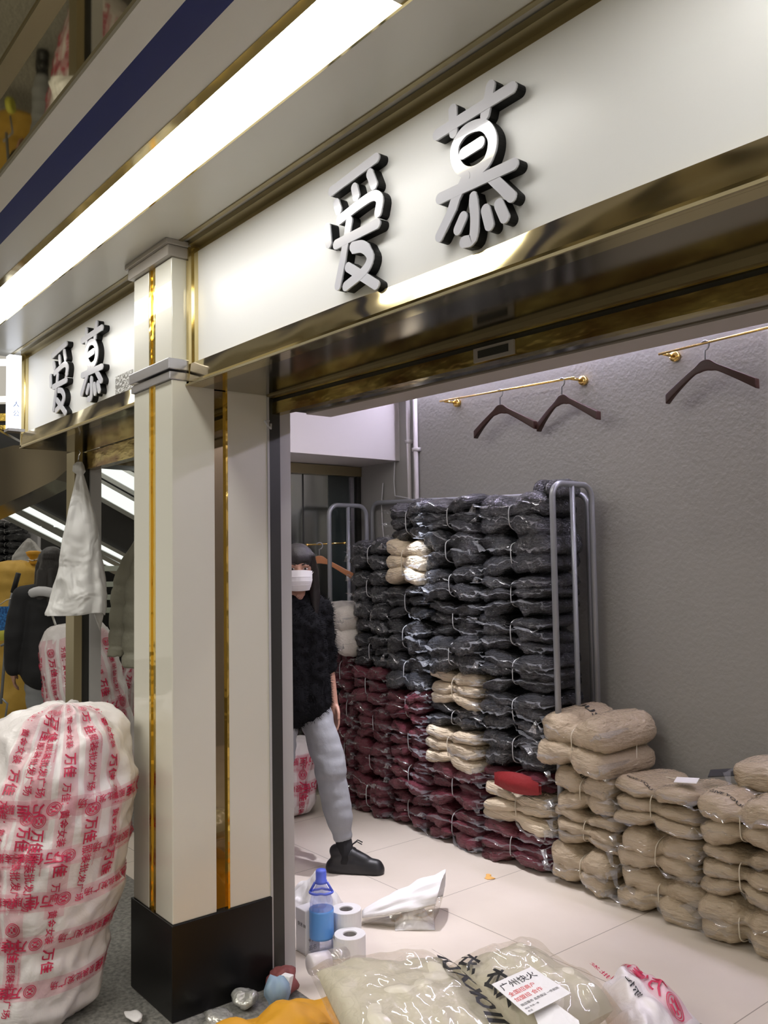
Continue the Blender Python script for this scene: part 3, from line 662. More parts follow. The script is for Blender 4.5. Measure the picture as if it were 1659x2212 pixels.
b = MB().obox((-2.03, 3.50, .625), (.055, .02, .01), (-.02, .045, .004), (0, 0, .002)); q = b.build('swing_tag', M['darkcard'])
tag(q, 'dark swing tag lying on top of the second beige column', 'tag')
b = MB().obox((-2.12, 3.36, .60), (.045, .015, .003), (-.01, .028, .004), (0, 0, .0015)); tag(b.build('paper_label', M['paper']), 'small white paper label on the beige bundles near the dark tag', 'label')

# ------------------------------------------------------------------ people
def hand(b, wrist, d, side, curl=.5):
    """palm and five bent fingers; d = direction the hand points, side = towards the thumb"""
    w, d, s_ = Vector(wrist), Vector(d).normalized(), Vector(side).normalized(); n = d.cross(s_)
    b.cap(w, .024, w+d*.05, .026); 
    for k in (-1, 0, 1): b.cap(w+d*.02+s_*.014*k, .016, w+d*.078+s_*.022*k, .013)
    for k, L in ((1.5, .068), (.5, .076), (-.5, .072), (-1.5, .056)):
        p = w+d*.082+s_*.0185*k
        for q in range(3):
            a = curl*(q+.6)*.55; e = p+(d*math.cos(a)+n*math.sin(a))*L*(.45, .32, .27)[q]
            b.cap(p, .0090-.0008*q, e, .0084-.0008*q, 8, 3); p = e
    p = w+d*.025+s_*.026; e = p+(d*.75+s_*.55+n*.3).normalized()*.038; b.cap(p, .0125, e, .0105, 8, 3)
    b.cap(e, .0100, e+(d*.95+s_*.15+n*.25).normalized()*.032, .0085, 8, 3)
def person(loc, heading, label, scale, top, trousers, mask, head_turn=0.0, arms='down', sleeve='mid', fluffy=False, stride=.14, scarf=None):
    t = thing('person', (0, 0, 0), label, 'person')
    # joints: facing +x, left = +y
    B = MB(); hz = 1.52
    Rh = Euler((0, .08, head_turn)).to_matrix(); hc = Vector((.02, 0, hz))
    H = lambda x, y, z: hc+Rh @ Vector((x, y, z))
    B.ball(H(-.012, 0, .028), .095, .076, .098, Rh, 20); B.ball(H(.022, 0, -.035), .066, .058, .082, Rh, 18); B.ball(H(.05, 0, -.085), .030, .032, .024, Rh, 12)
    B.cap(H(.082, 0, .012), .010, H(.098, 0, -.026), .013, 10); B.ball(H(.098, 0, -.028), .015, .017, .011, Rh, 10)   # nose
    for s in (-1, 1):
        B.ball(H(.066, .034*s, .028), .018, .024, .008, Rh, 10); B.ball(H(-.01, .077*s, -.005), .018, .010, .030, Rh, 10); B.ball(H(.058, .040*s, -.03), .022, .020, .016, Rh, 10)
    B.ball(H(.084, 0, -.058), .012, .022, .006, Rh, 10); B.ball(H(.082, 0, -.069), .012, .019, .006, Rh, 10)
    B.cap((-.015, 0, 1.34), .050, H(-.02, 0, -.05), .048)
    B.cap((-.01, 0, 1.22), .115, (-.01, 0, 1.28), .085)
    for s in (-1, 1):
        B.cap((0, .065*s, 1.16), .10, (0, .06*s, 1.24), .09); B.cap((-.005, .05*s, 1.34), .05, (-.01, .15*s, 1.315), .052); B.cap((0, .055*s, 1.0), .09, (0, .065*s, 1.15), .095)
        B.cap((0, .075*s, .90), .105, (0, .055*s, 1.0), .09)
    hips = {1: Vector((0, .085, .87)), -1: Vector((0, -.085, .87))}
    fx = {1: stride*.5+.05, -1: -stride}
    leg = {}; toes = {}
    for s in (-1, 1):
        kn = Vector((fx[s]*.55+.05, (.115 if s > 0 and stride > .1 else .085*s), .47)); an = Vector((fx[s]+(.05 if s > 0 and stride > .1 else 0), (.15 if s > 0 and stride > .1 else .09*s), .085)); leg[s] = (hips[s], kn, an)
        B.cap(hips[s], .088, kn, .055); B.cap(kn, .054, kn.lerp(an, .35)+Vector((-.012, 0, 0)), .052); B.cap(kn.lerp(an, .35)+Vector((-.012, 0, 0)), .050, an, .034)
        to = Vector((.8, .6, 0)) if s > 0 and stride > .1 else Vector((1, .1*s, 0)).normalized()
        toes[s] = to; B.cap(an-to*.035+Vector((0, 0, -.045)), .030, an+to*.12+Vector((0, 0, -.06)), .024)
    arm = {}
    for s in (-1, 1):
        sh = Vector((-.01, (.155 if fluffy else .175)*s, 1.305))
        el = sh+Vector((-.02, .055*s, -.255)); wr = el+Vector((.05, .012*s, -.235))
        if arms == 'front': el = sh+Vector((.05, .05*s, -.26)); wr = el+Vector((.20, -.09*s, .02))
        arm[s] = (sh, el, wr)
        B.cap(sh, .048, el, .036); B.cap(el, .036, el.lerp(wr, .35), .036); B.cap(el.lerp(wr, .35), .035, wr, .024)
        dv = (wr-el).normalized(); dv = (dv*.6+Vector((.05, 0, -.6))).normalized() if arms == 'down' else dv
        hand(B, wr, dv, Vector((1, 0, .15)), .55)
    fuse(B, 'body', M['skin'], t, .0055, 3)
    # eyes
    for s in (-1, 1):
        MB().ball(H(.0705, .033*s, .013), .0105, .0135, .0060, Rh, 12).build('eye', M['eyewhite'], t, True)
        MB().ball(H(.0790, .033*s, .013), .0035, .0065, .0058, Rh, 10).build('iris', M['iris'], t, True)
        MB().tube([H(.080, .016*s, .034), H(.083, .034*s, .040), H(.070, .056*s, .034)], [.003, .0035, .002], 6).build('eyebrow', M['hair'], t, True)
    # hair: skull cap with a parting, long lengths behind the shoulders
    Hb = MB(); Hb.ball(H(-.020, 0, .053), .105, .087, .088, Rh, 20); Hb.ball(H(-.055, 0, -.02), .075, .085, .10, Rh, 18)
    for s in (-1, 1):
        Hb.cap(H(.022, .066*s, .075), .026, H(.0, .085*s, .0), .024); Hb.cap(H(.0, .085*s, .0), .026, H(-.005, .088*s, -.12), .028); Hb.cap(H(-.005, .088*s, -.12), .030, H(.02, .085*s, -.28), .018)
        Hb.cap(H(-.07, .05*s, -.05), .05, H(-.08, .07*s, -.25), .04)
    Hb.cap(H(-.09, 0, -.05), .05, H(-.10, 0, -.28), .045)
    fuse(Hb, 'hair', M['hair'], t, .008, 3, lambda p, n: p+n*.004*fbm((p.x*40, p.y*40, p.z*3), 1))
    if mask:
        def mk(u, v):
            a = (u-.5)*2.3; z = .004-.105*v; r = 1+.12*math.sin(PI*v)
            bx = (.100+.012*math.sin(PI*v)*math.cos(a))*math.cos(a*.9)-.006; by = .078*math.sin(a)*(1-.35*max(0, v-.5))
            if v > .6: bx -= (v-.6)*.05
            return H(bx+.012*math.exp(-(a/.35)**2)*(1-v), by, z+.006*math.cos(a*2)*(1-v))
        b = MB().grid(mk, 18, 10); b.grid(lambda u, v: mk(u, v)*.995+hc*.005, 18, 10)
        for q in (.3, .5, .7):
            b.tube([mk(.12+.76*i/14, q)+(mk(.12+.76*i/14, q)-hc).normalized()*.001 for i in range(15)], .0012, 5)
        for s, uu in ((1, 1.0), (-1, 0.0)):
            b.tube([mk(uu, .15), H(.0, .086*s, -.0), mk(uu, .85)], .0015, 5)
        b.build('face_mask', M['mask'], t, True)
    # upper garment: its own shell over torso and sleeves
    T = MB(); g = .020 if fluffy else .036
    T.cap((-.012, 0, 1.24), .115+g, (-.012, 0, 1.29), .08+g)
    hem = .78 if fluffy else .72
    for s in (-1, 1):
        T.cap((0, .062*s, .83 if fluffy else .80), .108+g, (0, (.05 if fluffy else .062)*s, 1.22), (.095 if fluffy else .10)+g); T.cap((-.005, .045*s, 1.335), .05+g*.7, (-.01, .155*s, 1.31), .052+g)
        sh, el, wr = arm[s]; e2 = el.lerp(wr, .18 if sleeve == 'mid' else .95)
        T.cap(sh, .052+g, el, .042+g); T.cap(el, .042+g, e2, .036+g*.8)
    o = fuse(T, 'sweater' if fluffy else 'coat', top, t, .010, 3, lambda p, n: p+n*(.012 if fluffy else .006)*fbm(p, 28 if fluffy else 14))
    if fluffy:   # short wool fibres standing off the knit
        vs = o.data.vertices; fb = MB(); rr = random.Random(3)
        for i in range(9000):
            v = vs[rr.randrange(len(vs))]; n = v.normal; side = n.orthogonal().normalized(); side.rotate(Matrix.Rotation(rr.uniform(0, 6.28), 3, n)); L = rr.uniform(.012, .026)
            d = (n+side*rr.uniform(-.8, .8)+Vector((0, 0, -.3))).normalized(); x = d.cross(side).normalized()*.0014
            fb.add([v.co-x, v.co+x, v.co+d*L], [(0, 1, 2)])
        fb.build('wool_pile', top, o, base=None); 
        tag(o.children[0], kind='stuff')
    if scarf:
        b = MB(); b.tube([H(-.03, 0, -.185)+Vector((.125*math.cos(a), .135*math.sin(a), .012*math.sin(a*3))) for a in [2*PI*i/20 for i in range(21)]], .034, 10); b.build('collar', scarf, t, True)
    # trousers
    for_ = MB()
    wr_ = .094 if fluffy else .112; for_.cap((0, .055, .88), wr_, (0, -.055, .88), wr_)
    for s in (-1, 1):
        hp, kn, an = leg[s]
        for_.cap(hp-Vector((0, 0, .02)), .094 if fluffy else .105, kn+Vector((.005, 0, .03)), .080); for_.cap(hp.lerp(kn, .9), .080, kn.lerp(an, .5), .076); for_.cap(kn.lerp(an, .5), .076, kn.lerp(an, .66), .058); for_.cap(kn.lerp(an, .64), .056, kn.lerp(an, .74), .052)
    fuse(for_, 'trousers', trousers, t, .011, 3, lambda p, n: p+n*.008*fbm((p.x*9, p.y*9, p.z*22), 1))
    for s in (-1, 1):
        hp, kn, an = leg[s]
        MB().tube([kn.lerp(an, .66), an+Vector((0, 0, .01)), an+Vector((.0, 0, -.035))], [.043, .041, .046], 14).build('sock', M['sock'], t, True)
        S = MB(); f = an+Vector((0, 0, -.085)); to = toes[s]; sd = Vector((-to.y, to.x, 0)); Z = Vector((0, 0, 1))
        S.cap(f-to*.045+Z*.045, .042, f+to*.05+Z*.045, .046); S.cap(f+to*.05+Z*.04, .046, f+to*.155+Z*.034, .036)
        S.cap(f-to*.035+Z*.075, .044, f+to*.03+Z*.085, .036); S.cap(f+to*.03+Z*.085, .036, f+to*.10+Z*.055, .034)
        S.cap(f-to*.06+Z*.022, .046, f+to*.155+Z*.020, .043); S.cap(f-to*.05+Z*.10, .036, f-to*.02+Z*.10, .036)
        fl0 = f.z
        so = fuse(S, 'shoe', M['shoe'], t, .0065, 2, lambda p, n: Vector((p.x, p.y, max(p.z, fl0))))
        b = MB()
        for q in range(4): b.tube([f+to*(.035+.024*q)-sd*.024+Z*(.108-.014*q), f+to*(.040+.024*q)+sd*.003+Z*(.122-.015*q), f+to*(.045+.024*q)+sd*.026+Z*(.108-.014*q)], .0032, 6)
        b.tube([f+to*.02+Z*.125, f+to*.055+sd*.03+Z*.15, f+to*.075+sd*.045+Z*.135], .003, 6); b.tube([f+to*.02+Z*.125, f+to*.06-sd*.01+Z*.155, f+to*.085-sd*.005+Z*.14], .003, 6)
        b.build('laces', M['shoe'], so, base=Vector((0, 0, 0)))
    t.location = loc; t.rotation_euler = (0, 0, heading); t.scale = (scale,)*3
    return t
person((-3.795, 2.475, 0), math.radians(2), 'person in white face mask, black fluffy sweater and grey sweatpants stepping past the door jamb', 1.0, M['knit'], M['sweat'], True, math.radians(-32), 'down', 'mid', True, .20)
person(at(112, 1225, 6.3)*1.0-Vector((0, 0, at(112, 1225, 6.3).z)), math.radians(160), 'person seen from behind in black coat with pale collar, left of the hanging bag', 1.03, M['blackcloth'], M['sweat'], False, 0, 'down', 'long', False, .05, M['farwall'])
person(at(22, 1225, 8.2)-Vector((0, 0, at(22, 1225, 8.2).z)), math.radians(100), 'dark haired person mostly hidden behind the tall yellow sack', .97, M['blackcloth'], M['blackcloth'], False, 0, 'front', 'long', False, .05)

# ------------------------------------------------------------------ printed bales
class Surf:
    """rounded sack surface: angle th and arc length s along the profile"""
    def __init__(s, base, prof, lean=(0, 0), amp=.012, seed=0.0, sq=(1, 1), dents=None):
        s.base = Vector(base); s.lean = lean; s.amp = amp; s.seed = seed; s.sq = sq; s.acc = [0]; s.P = prof
        for (r0, z0), (r1, z1) in zip(prof, prof[1:]): s.acc.append(s.acc[-1]+math.hypot(r1-r0, z1-z0))
        s.L = s.acc[-1]
    def rz(s, q):
        q = max(0, min(s.L, q))
        for i in range(len(s.acc)-1):
            if q <= s.acc[i+1]+1e-9:
                f = (q-s.acc[i])/max(1e-9, s.acc[i+1]-s.acc[i]); return s.P[i][0]+(s.P[i+1][0]-s.P[i][0])*f, s.P[i][1]+(s.P[i+1][1]-s.P[i][1])*f
    def __call__(s, th, q, off=0.0):
        r, z = s.rz(q); c, sn = math.cos(th), math.sin(th)
        d = s.amp*(fbm((c*2.0, sn*2.0, q*7), 1.0, s.seed)*1.0+.5*fbm((c*5, sn*5, q*16), 1.0, s.seed+5)+.25*fbm((c*11, sn*11, q*20), 1, s.seed+2))*min(1, r/.08)
        rr = max(r+d+off, 0.0005)
        zz = z+(off*2 if r < .18 and z > .3 else 0)+d*.6*(1 if z > .1 else 0)
        return s.base+Vector((rr*c*s.sq[0]+s.lean[0]*z, rr*sn*s.sq[1]+s.lean[1]*z, max(zz, 0)))
def round_prof(R, H, e=.32, n=40, waist=0.0):
    P = []
    for i in range(n+1):
        a = -PI/2+PI*i/n; c, s_ = math.cos(a), math.sin(a)
        z = H/2+H/2*math.copysign(abs(s_)**(e+.25), s_); r = R*abs(c)**e*(1-waist*(z/H-.5)**2)
        P.append((max(r, .001), z))
    return P
def bale_body(S, name, m, parent, nth=96, nq=80):
    b = MB(); R = [[S(2*PI*j/nth, S.L*i/nq) for j in range(nth)] for i in range(nq+1)]; b.rings(R)
    return b.build(name, m, parent, True)
def strip_h(S, b, z, th0, th1, wd):
    n = max(8, int(abs(th1-th0)*20)); b.grid(lambda u, v: S(th0+(th1-th0)*u, z+(v-.5)*wd, .0025), n, 2, 0)
def logo(b, fn, x, y, r):
    for ro, ri in ((1, .88), (.76, .66)):
        n = 28; b.add([fn(x+r*k*math.cos(2*PI*i/n), y+r*k*math.sin(2*PI*i/n)) for i in range(n) for k in (ro, ri)], [(2*i, 2*((i+1) % n), 2*((i+1) % n)+1, 2*i+1) for i in range(n)], 1)
    for s in (-1, 1):
        b.add([fn(x+r*dx, y+r*dy*s) for dx, dy in ((-.4, .5), (.4, .5), (.22, .18), (-.22, .18))], [(0, 1, 2, 3)], 1); b.add([fn(x+r*s*dx, y+r*dy) for dx, dy in ((.2, -.12), (.5, -.12), (.5, .12), (.2, .12))], [(0, 1, 2, 3)], 1)
def big_line(b, fn, start, size, total):
    """one repeat after another of the tape's print"""
    x = start
    while x < start+total:
        logo(b, fn, x+size*.55, size*.36, size*.52); x += size*1.2
        x += put_text(b, '万佳', size, fn, 1, .02, x)+size*.12
        x += put_text(b, '服装批发广场', size*.72, fn, 1, .012, x, size*.02)+size*.2
        put_text(b, 'WanJia Clothing Wholesale', size*.16, fn, 1, 0, x-size*4.6, size*.88)
        x += size*.9
def small_line(b, fn, start, size, total):
    x = start
    while x < start+total:
        x += put_text(b, '万佳：黄金女装', size*.8, fn, 1, .012, x)+size*.5
        x += put_text(b, '万佳', size*1.2, fn, 1, .02, x)+size*.5
def tapes(S, parent, R, hs, vs, size, seed=0, only=None):
    rr = random.Random(seed)
    for z, th0, th1 in hs:
        b = MB(); strip_h(S, b, z, th0, th1, size*1.5)
        st = th1-rr.uniform(0, .3)
        fn = lambda x, y, z=z, st=st: S(st-x/R, z+size*.40-y, .0045)
        big_line(b, fn, 0, size, R*(th1-th0)-size*4)
        o = b.build('printed_tape', [M['tape'], M['redink']], parent); 
    for th, q0, q1, big in vs:
        b = MB(); b.grid(lambda u, v: S(th+(u-.5)*size*1.4/R, q0+(q1-q0)*v, .003), 2, 40, 0)
        fn = lambda x, y, th=th: S(th+(y-size*.36)/R, q1-.01-x, .005)
        (big_line if big else small_line)(b, fn, rr.uniform(0, .1), size*(1 if big else .85), (q1-q0)-size*3)
        b.build('printed_tape', [M['tape'], M['redink']], parent)
CAMDIR = lambda p: math.atan2(-p.y, -p.x)
# the big bale in front of the pillar
p = Vector((-3.245, .985, 0)); a0 = CAMDIR(p)
t = thing('clothes_bale', p, 'large white bale wrapped in red printed tape leaning in front of the pillar', 'bale', 'white bales in printed tape')
PR = [(.001, 0), (.12, 0), (.19, .01), (.222, .05), (.236, .15), (.246, .25), (.262, .33), (.266, .36), (.274, .45), (.280, .55), (.277, .60), (.281, .68), (.276, .76), (.256, .85), (.222, .92), (.15, .985), (.07, 1.005), (.001, 1.01)]
PR = [(r, z*1.055) for r, z in PR]
S = Surf(p, PR, (.075, .085), .03, 3.0, (1.0, 1.0)); bale_body(S, 'wrapped_body', M['balewhite'], t, 140, 120)
qs = lambda z: S.acc[min(range(len(PR)), key=lambda i: abs(PR[i][1]-z) if PR[i][0] > .1 else 9)]
tapes(S, t, .26, [(q, a0-1.7, a0+1.7) for q in (.36, .52, .66, .80, .96)], [(a0+d, q0_, S.L-.03, bg) for d, bg, q0_ in ((-.62, False, .5), (-.20, True, .9), (.10, False, .6), (.40, True, .85), (.75, False, .7), (-.35, True, .35))], .042, 2)
# neighbouring bale at the left edge
p = at(-78, 1700, 3.55); p.z = 0; a0 = CAMDIR(p)
t = thing('clothes_bale', p, 'white bale cut off by the left edge beside the large bale', 'bale', 'white bales in printed tape')
S = Surf(p, round_prof(.22, .92, .34), (0, 0), .02, 7.0); bale_body(S, 'wrapped_body', M['balewhite'], t); tapes(S, t, .22, [(.55, a0-1.5, a0+1.5)], [(a0+.5, .3, S.L-.05, True), (a0+.9, .3, S.L-.05, False)], .05, 5)
def lying_bale(p, R, H, rot, label, size, seed, hs, vs):
    """a bale leaning over: built upright about the origin, then tipped"""
    t = thing('clothes_bale', (0, 0, 0), label, 'bale', 'white bales in printed tape')
    S = Surf((0, 0, 0), round_prof(R, H, .38), (0, 0), .02, seed); bale_body(S, 'wrapped_body', M['balewhite'], t, 80, 60)
    tapes(S, t, R, hs, vs, size, int(seed)); t.rotation_euler = rot.to_euler() if isinstance(rot, Matrix) else rot; t.location = p; return t
a0 = math.radians(-39)
vs_ = [(a0+d, .35, 1.25, k % 2 == 0) for k, d in enumerate((-1.2, -.8, -.4, 0, .4, .8, 1.2))]
q = at(232, 1590, 5.6); q.z = .06
lying_bale(q, .25, 1.16, Matrix.Rotation(-.20, 3, FWD), 'tape printed white bale standing behind the slim grey post', .055, 11, [(.75, a0-1.5, a0+1.5)], vs_)
q = at(300, 1590, 6.4); q.z = .02
lying_bale(q, .22, .95, Euler((.0, .12, .4)), 'tape printed white bale between the grey post and the pillar', .05, 12, [(.6, a0-1.5, a0+1.5)], vs_)
q = Vector((-4.66, 2.98, 0.005))
lying_bale(q, .17, .46, Euler((0, 0, .3)), 'short tape printed bale on the shop floor behind the grey trousers', .06, 13, [(.3, a0-1.5, a0+1.5), (.45, a0-1.5, a0+1.5)], [(a0+.3, .2, .5, True)])

# ------------------------------------------------------------------ yellow sack on its hand truck
p = at(28, 1500, 6.9); p.z = 0
t = thing('woven_sack', p, 'tall yellow woven sack tied at the top, at the left edge', 'sack')
PR = [(.001, .16), (.17, .165), (.215, .20), (.225, .30), (.215, .42), (.228, .46), (.235, .70), (.238, 1.0), (.225, 1.2), (.20, 1.38), (.215, 1.44), (.205, 1.54), (.15, 1.60), (.07, 1.615), (.045, 1.62)]
S = Surf(p, PR, (0, 0), .012, 20.0); bale_body(S, 'sack_body', M['yellow'], t)
b = MB()
c = p+Vector((.10, .12, 1.585))
b.lathe([(.045, 0), (.03, .03), (.028, .05), (.05, .075), (.06, .10), (.03, .11)], c, 14); b.build('tied_neck', M['yellowdeep'], t, True)
MB().tube([c+Vector((.034*math.cos(a), .034*math.sin(a), .035+.004*math.sin(3*a))) for a in [2*PI*i/16 for i in range(17)]]+[c+Vector((-.08, -.08, 0)), c+Vector((-.10, -.12, -.05))], .006, 6).build('neck_tie', M['stringpale'], t, True)
D = 6.35
t = thing('hand_truck', at(8, 1590, D)-Vector((0, 0, at(8, 1590, D).z)), 'grey hand truck with black grip standing before the tall yellow sack', 'hand truck')
MB().tube([at(35, 1250, D), at(22, 1300, D), at(12, 1400, D), at(2, 1520, D)], .011, 8).build('side_tube', M['trolley'], t, True)
MB().tube([at(40, 1238, D), at(28, 1280, D)], .019, 10).build('grip', M['grip'], t, True)
MB().tube([at(2, 1395, D), at(12, 1390, D)], .009, 8).build('brace', M['trolley'], t, True)
MB().tube([at(-5, 1500, D), at(16, 1520, D), at(10, 1560, D)], .008, 8).build('lower_brace', M['trolley'], t, True)
MB().lathe([(.03, -.02), (.055, -.02), (.06, 0), (.055, .02), (.03, .02)], at(10, 1575, D-.1), 20, axis=RIGHT).build('wheel', M['limestrap'], t, True)
MB().tube([at(28, 1290, D-.02), at(36, 1300, D-.02), at(38, 1322, D-.02), at(32, 1322, D-.02)], .004, 6).tube([at(0, 1306, D-.02), at(14, 1296, D-.02), at(27, 1292, D-.02)], .004, 6).build('tied_cord', M['stringpale'], t, True)
c0 = at(8, 1335, D)
b = MB(); b.grid(lambda u, v: at(-30+56*u-4*v, 1310+54*v, D-.05+.03*math.sin(PI*u)), 10, 8); b.grid(lambda u, v: at(-30+56*u-4*v, 1310+54*v, D+.06), 10, 8)
tag(b.build('mesh_bag', M['bluemesh'], smooth=True), 'blue mesh bag hung on the hand truck at the left edge', 'bag')
b = MB(); b.grid(lambda u, v: at(-30+50*u, 1366+22*v-6*u, D-.06-.01*math.sin(PI*v)), 8, 4); b.grid(lambda u, v: at(-30+50*u, 1366+22*v-6*u, D-.03), 8, 4)
tag(b.build('strap', M['limestrap'], smooth=True), 'yellow-green strap under the blue mesh bag', 'strap')

# ------------------------------------------------------------------ white bag on the post, jacket, far shop
def hung_bag(path, depth, name, label, m, seed, open_bottom=True, hookpx=None):
    """bag gathered at the top; path = (pixel y, centre x, half width, half depth)"""
    R = []
    n = 44
    for k in range(len(path)-1):
        y0, c0, w0, d0 = path[k]; y1, c1, w1, d1 = path[k+1]
        for i in range(6):
            f = i/6; y = y0+(y1-y0)*f; cc = c0+(c1-c0)*f; w = w0+(w1-w0)*f; d = d0+(d1-d0)*f; ring = []
            for j in range(n):
                a = 2*PI*j/n; g = (y-path[0][0])/(path[-1][0]-path[0][0])
                cr = 1+.10*(1-g*.4)*math.sin(a*7+seed+2*g)+(.08+.35*g)*fbm((math.cos(a)*2, math.sin(a)*2, g*4), 1.3, seed)-.4*g*abs(fbm((math.cos(a)*2, math.sin(a)*3, g*7), 1.2, seed+4))
                sx = (1+.05*g)*math.copysign(abs(math.cos(a))**.7, math.cos(a)); sy = math.copysign(abs(math.sin(a))**.8, math.sin(a))
                hz_ = .018*fbm((a, g*3, 0), 1, seed+2)*g
                ring.append(at(cc, y, depth)+RIGHT*(w*sx*(1+.25*(cr-1)))+FWD*(d*sy*cr)+Vector((0, 0, hz_)))
            R.append(ring)
    b = MB().rings(R, 0, False)
    o = b.build(name, m, None, True); tag(o, label, 'bag')
    s = o.modifiers.new('s', 'SOLIDIFY'); s.thickness = .0015
    return o
px_m = lambda px, d: px*d/FPX
D = 4.45
t = thing('plastic_bag', at(172, 1000, D), 'crumpled white plastic bag hanging by a hook on the grey post', 'bag')
o = hung_bag([(998, 172, .012, .010), (1006, 170, .026, .02), (1018, 171, .030, .022), (1024, 173, .016, .012), (1060, 175, .036, .028), (1120, 176, .068, .05), (1180, 175, .092, .06), (1240, 174, .112, .065), (1270, 172, .125, .07), (1322, 165, .145, .085), (1328, 165, .143, .084)], D, 'bag_body', '', M['whitebag'], 2.0)
for k in ('label', 'category'):
    if k in o: del o[k]
for v in o.data.vertices: v.co -= t.location
o.parent = t
b = MB()
b.grid(lambda u, v: at(112-4*u+10*v, 1320+30*v+2*u, D-.05+.05*u), 4, 6); b.grid(lambda u, v: at(200+30*u+6*v-20*u*v, 1318-20*u+(18+48*u)*v, D-.03+.06*u), 6, 6)
o = b.build('open_corner', M['whitebag'], t, True); s = o.modifiers.new('s', 'SOLIDIFY'); s.thickness = .0015
MB().tube([at(170, 972, D), at(174, 978, D), at(170, 985, D), at(169, 996, D)], .003, 6).build('wire_hook', M['chrome'], t, True)
# puffer jacket sleeve hanging beside the pillar
D = 4.75
t = thing('puffer_jacket', at(275, 1200, D), 'olive grey puffer jacket hanging beside the left edge of the pillar', 'jacket')
def sleeve(path, name, seed):
    R = []; n = 28
    for k in range(len(path)-1):
        y0, c0, w0 = path[k]; y1, c1, w1 = path[k+1]
        for i in range(8):
            f = i/8; w = px_m(w0+(w1-w0)*f, D)*(1-.13*abs(math.cos(PI*f))**8); cc = c0+(c1-c0)*f; y = y0+(y1-y0)*f
            R.append([at(cc, y, D)+RIGHT*w*math.cos(a)+FWD*w*.8*math.sin(a)+Vector((0, 0, .01*fbm((a, k, f), 2, seed))) for a in [2*PI*j/n for j in range(n)]])
    MB().rings(R).build(name, M['jacket'], t, True)
sleeve([(1170, 296, 8), (1225, 278, 24), (1265, 270, 28), (1310, 264, 27), (1360, 260, 25), (1395, 256, 22), (1420, 250, 19)], 'sleeve', 1.0)
sleeve([(1180, 330, 30), (1240, 318, 45), (1300, 312, 48), (1360, 310, 47), (1410, 308, 45), (1445, 306, 42)], 'jacket_body', 4.0)
MB().tube([at(300, 1150, D), at(300, 1175, D)], .005, 6).build('hanger_hook', M['chrome'], t)
# rails of a pale rack seen between bag and jacket
D = 7.3
t = thing('pale_rack', at(235, 1500, D)-Vector((0, 0, at(235, 1500, D).z)), 'pale green slatted rack between the hanging bag and the jacket', 'rack')
zb = at(235, 1500, D).z
for y in (1228, 1262, 1290, 1318): MB().obox(at(238, y, D), RIGHT*.11, FWD*.01, Vector((0, 0, .022))).build('slat', M['rack'], t)
for x in (208, 268): MB().tube([at(x, 1215, D), Vector((at(x, 1215, D).x, at(x, 1215, D).y, 0))], .012, 8).build('upright', M['rack'], t)
D = 8.6
t = thing('clothes_rack', at(75, 1400, D)-Vector((0, 0, at(75, 1400, D).z)), 'pale upright display stand behind the yellow sack', 'rack')
for x in (66, 82): MB().tube([at(x, 1222, D), Vector((at(x, 1222, D).x, at(x, 1222, D).y, 0))], .02, 8).build('upright', M['rack'], t)
MB().obox(at(74, 1222, D), RIGHT*.07, FWD*.02, Vector((0, 0, .02))).build('top_bar', M['rack'], t); MB().obox(at(74, 1245, D), RIGHT*.06, FWD*.02, Vector((0, 0, .015))).build('lower_bar', M['rack'], t)
# far shop on the left
D = 11.0
pL = at(-60, 1225, D); 
def far(u, z): return Vector((pL.x, pL.y, 0))+RIGHT*u+Vector((0, 0, z))
b = MB().obox(far(.35, 1.15), RIGHT*.50, FWD*.05, Vector((0, 0, 1.05))); struct('wall_far', b, M['farwall'])
tag(MB().obox(far(.385, 1.95), RIGHT*.03, FWD*.056, Vector((0, 0, .22))).build('red_notice', M['redsign']), 'red notice strip on the far white wall at the left edge', 'notice')
ZS = []
for i in range(9):
    o = bundle('black', 0, .42, 0, .085, -.14, .28, 1, 'charcoal package %s of the stack on the far shop wall' % ['at the bottom', 'second from the bottom', 'third from the bottom', 'fourth from the bottom', 'fifth from the bottom', 'sixth from the bottom', 'seventh from the bottom', 'second from the top', 'at the top'][i], 'packages in the far shop', flap=True)
    o.location = far(.575, 1.40+.082*i)-FWD*.25; o.rotation_euler = (0, 0, YAW)
MB_ = MB().obox(far(.56, 1.36), RIGHT*.26, FWD*.30, Vector((0, 0, .03))); tag(MB_.build('wall_shelf', M['farwall']), 'white shelf carrying the charcoal packages in the far shop', 'shelf')
hung_bag([(1163, 62, .01, .01), (1172, 63, .06, .05), (1200, 62, .17, .1), (1215, 60, .16, .1), (1240, 59, .10, .08)], 9.6, 'plastic_bag', 'small crumpled white bag hanging in front of the far charcoal packages', M['whitebag'], 6.0)

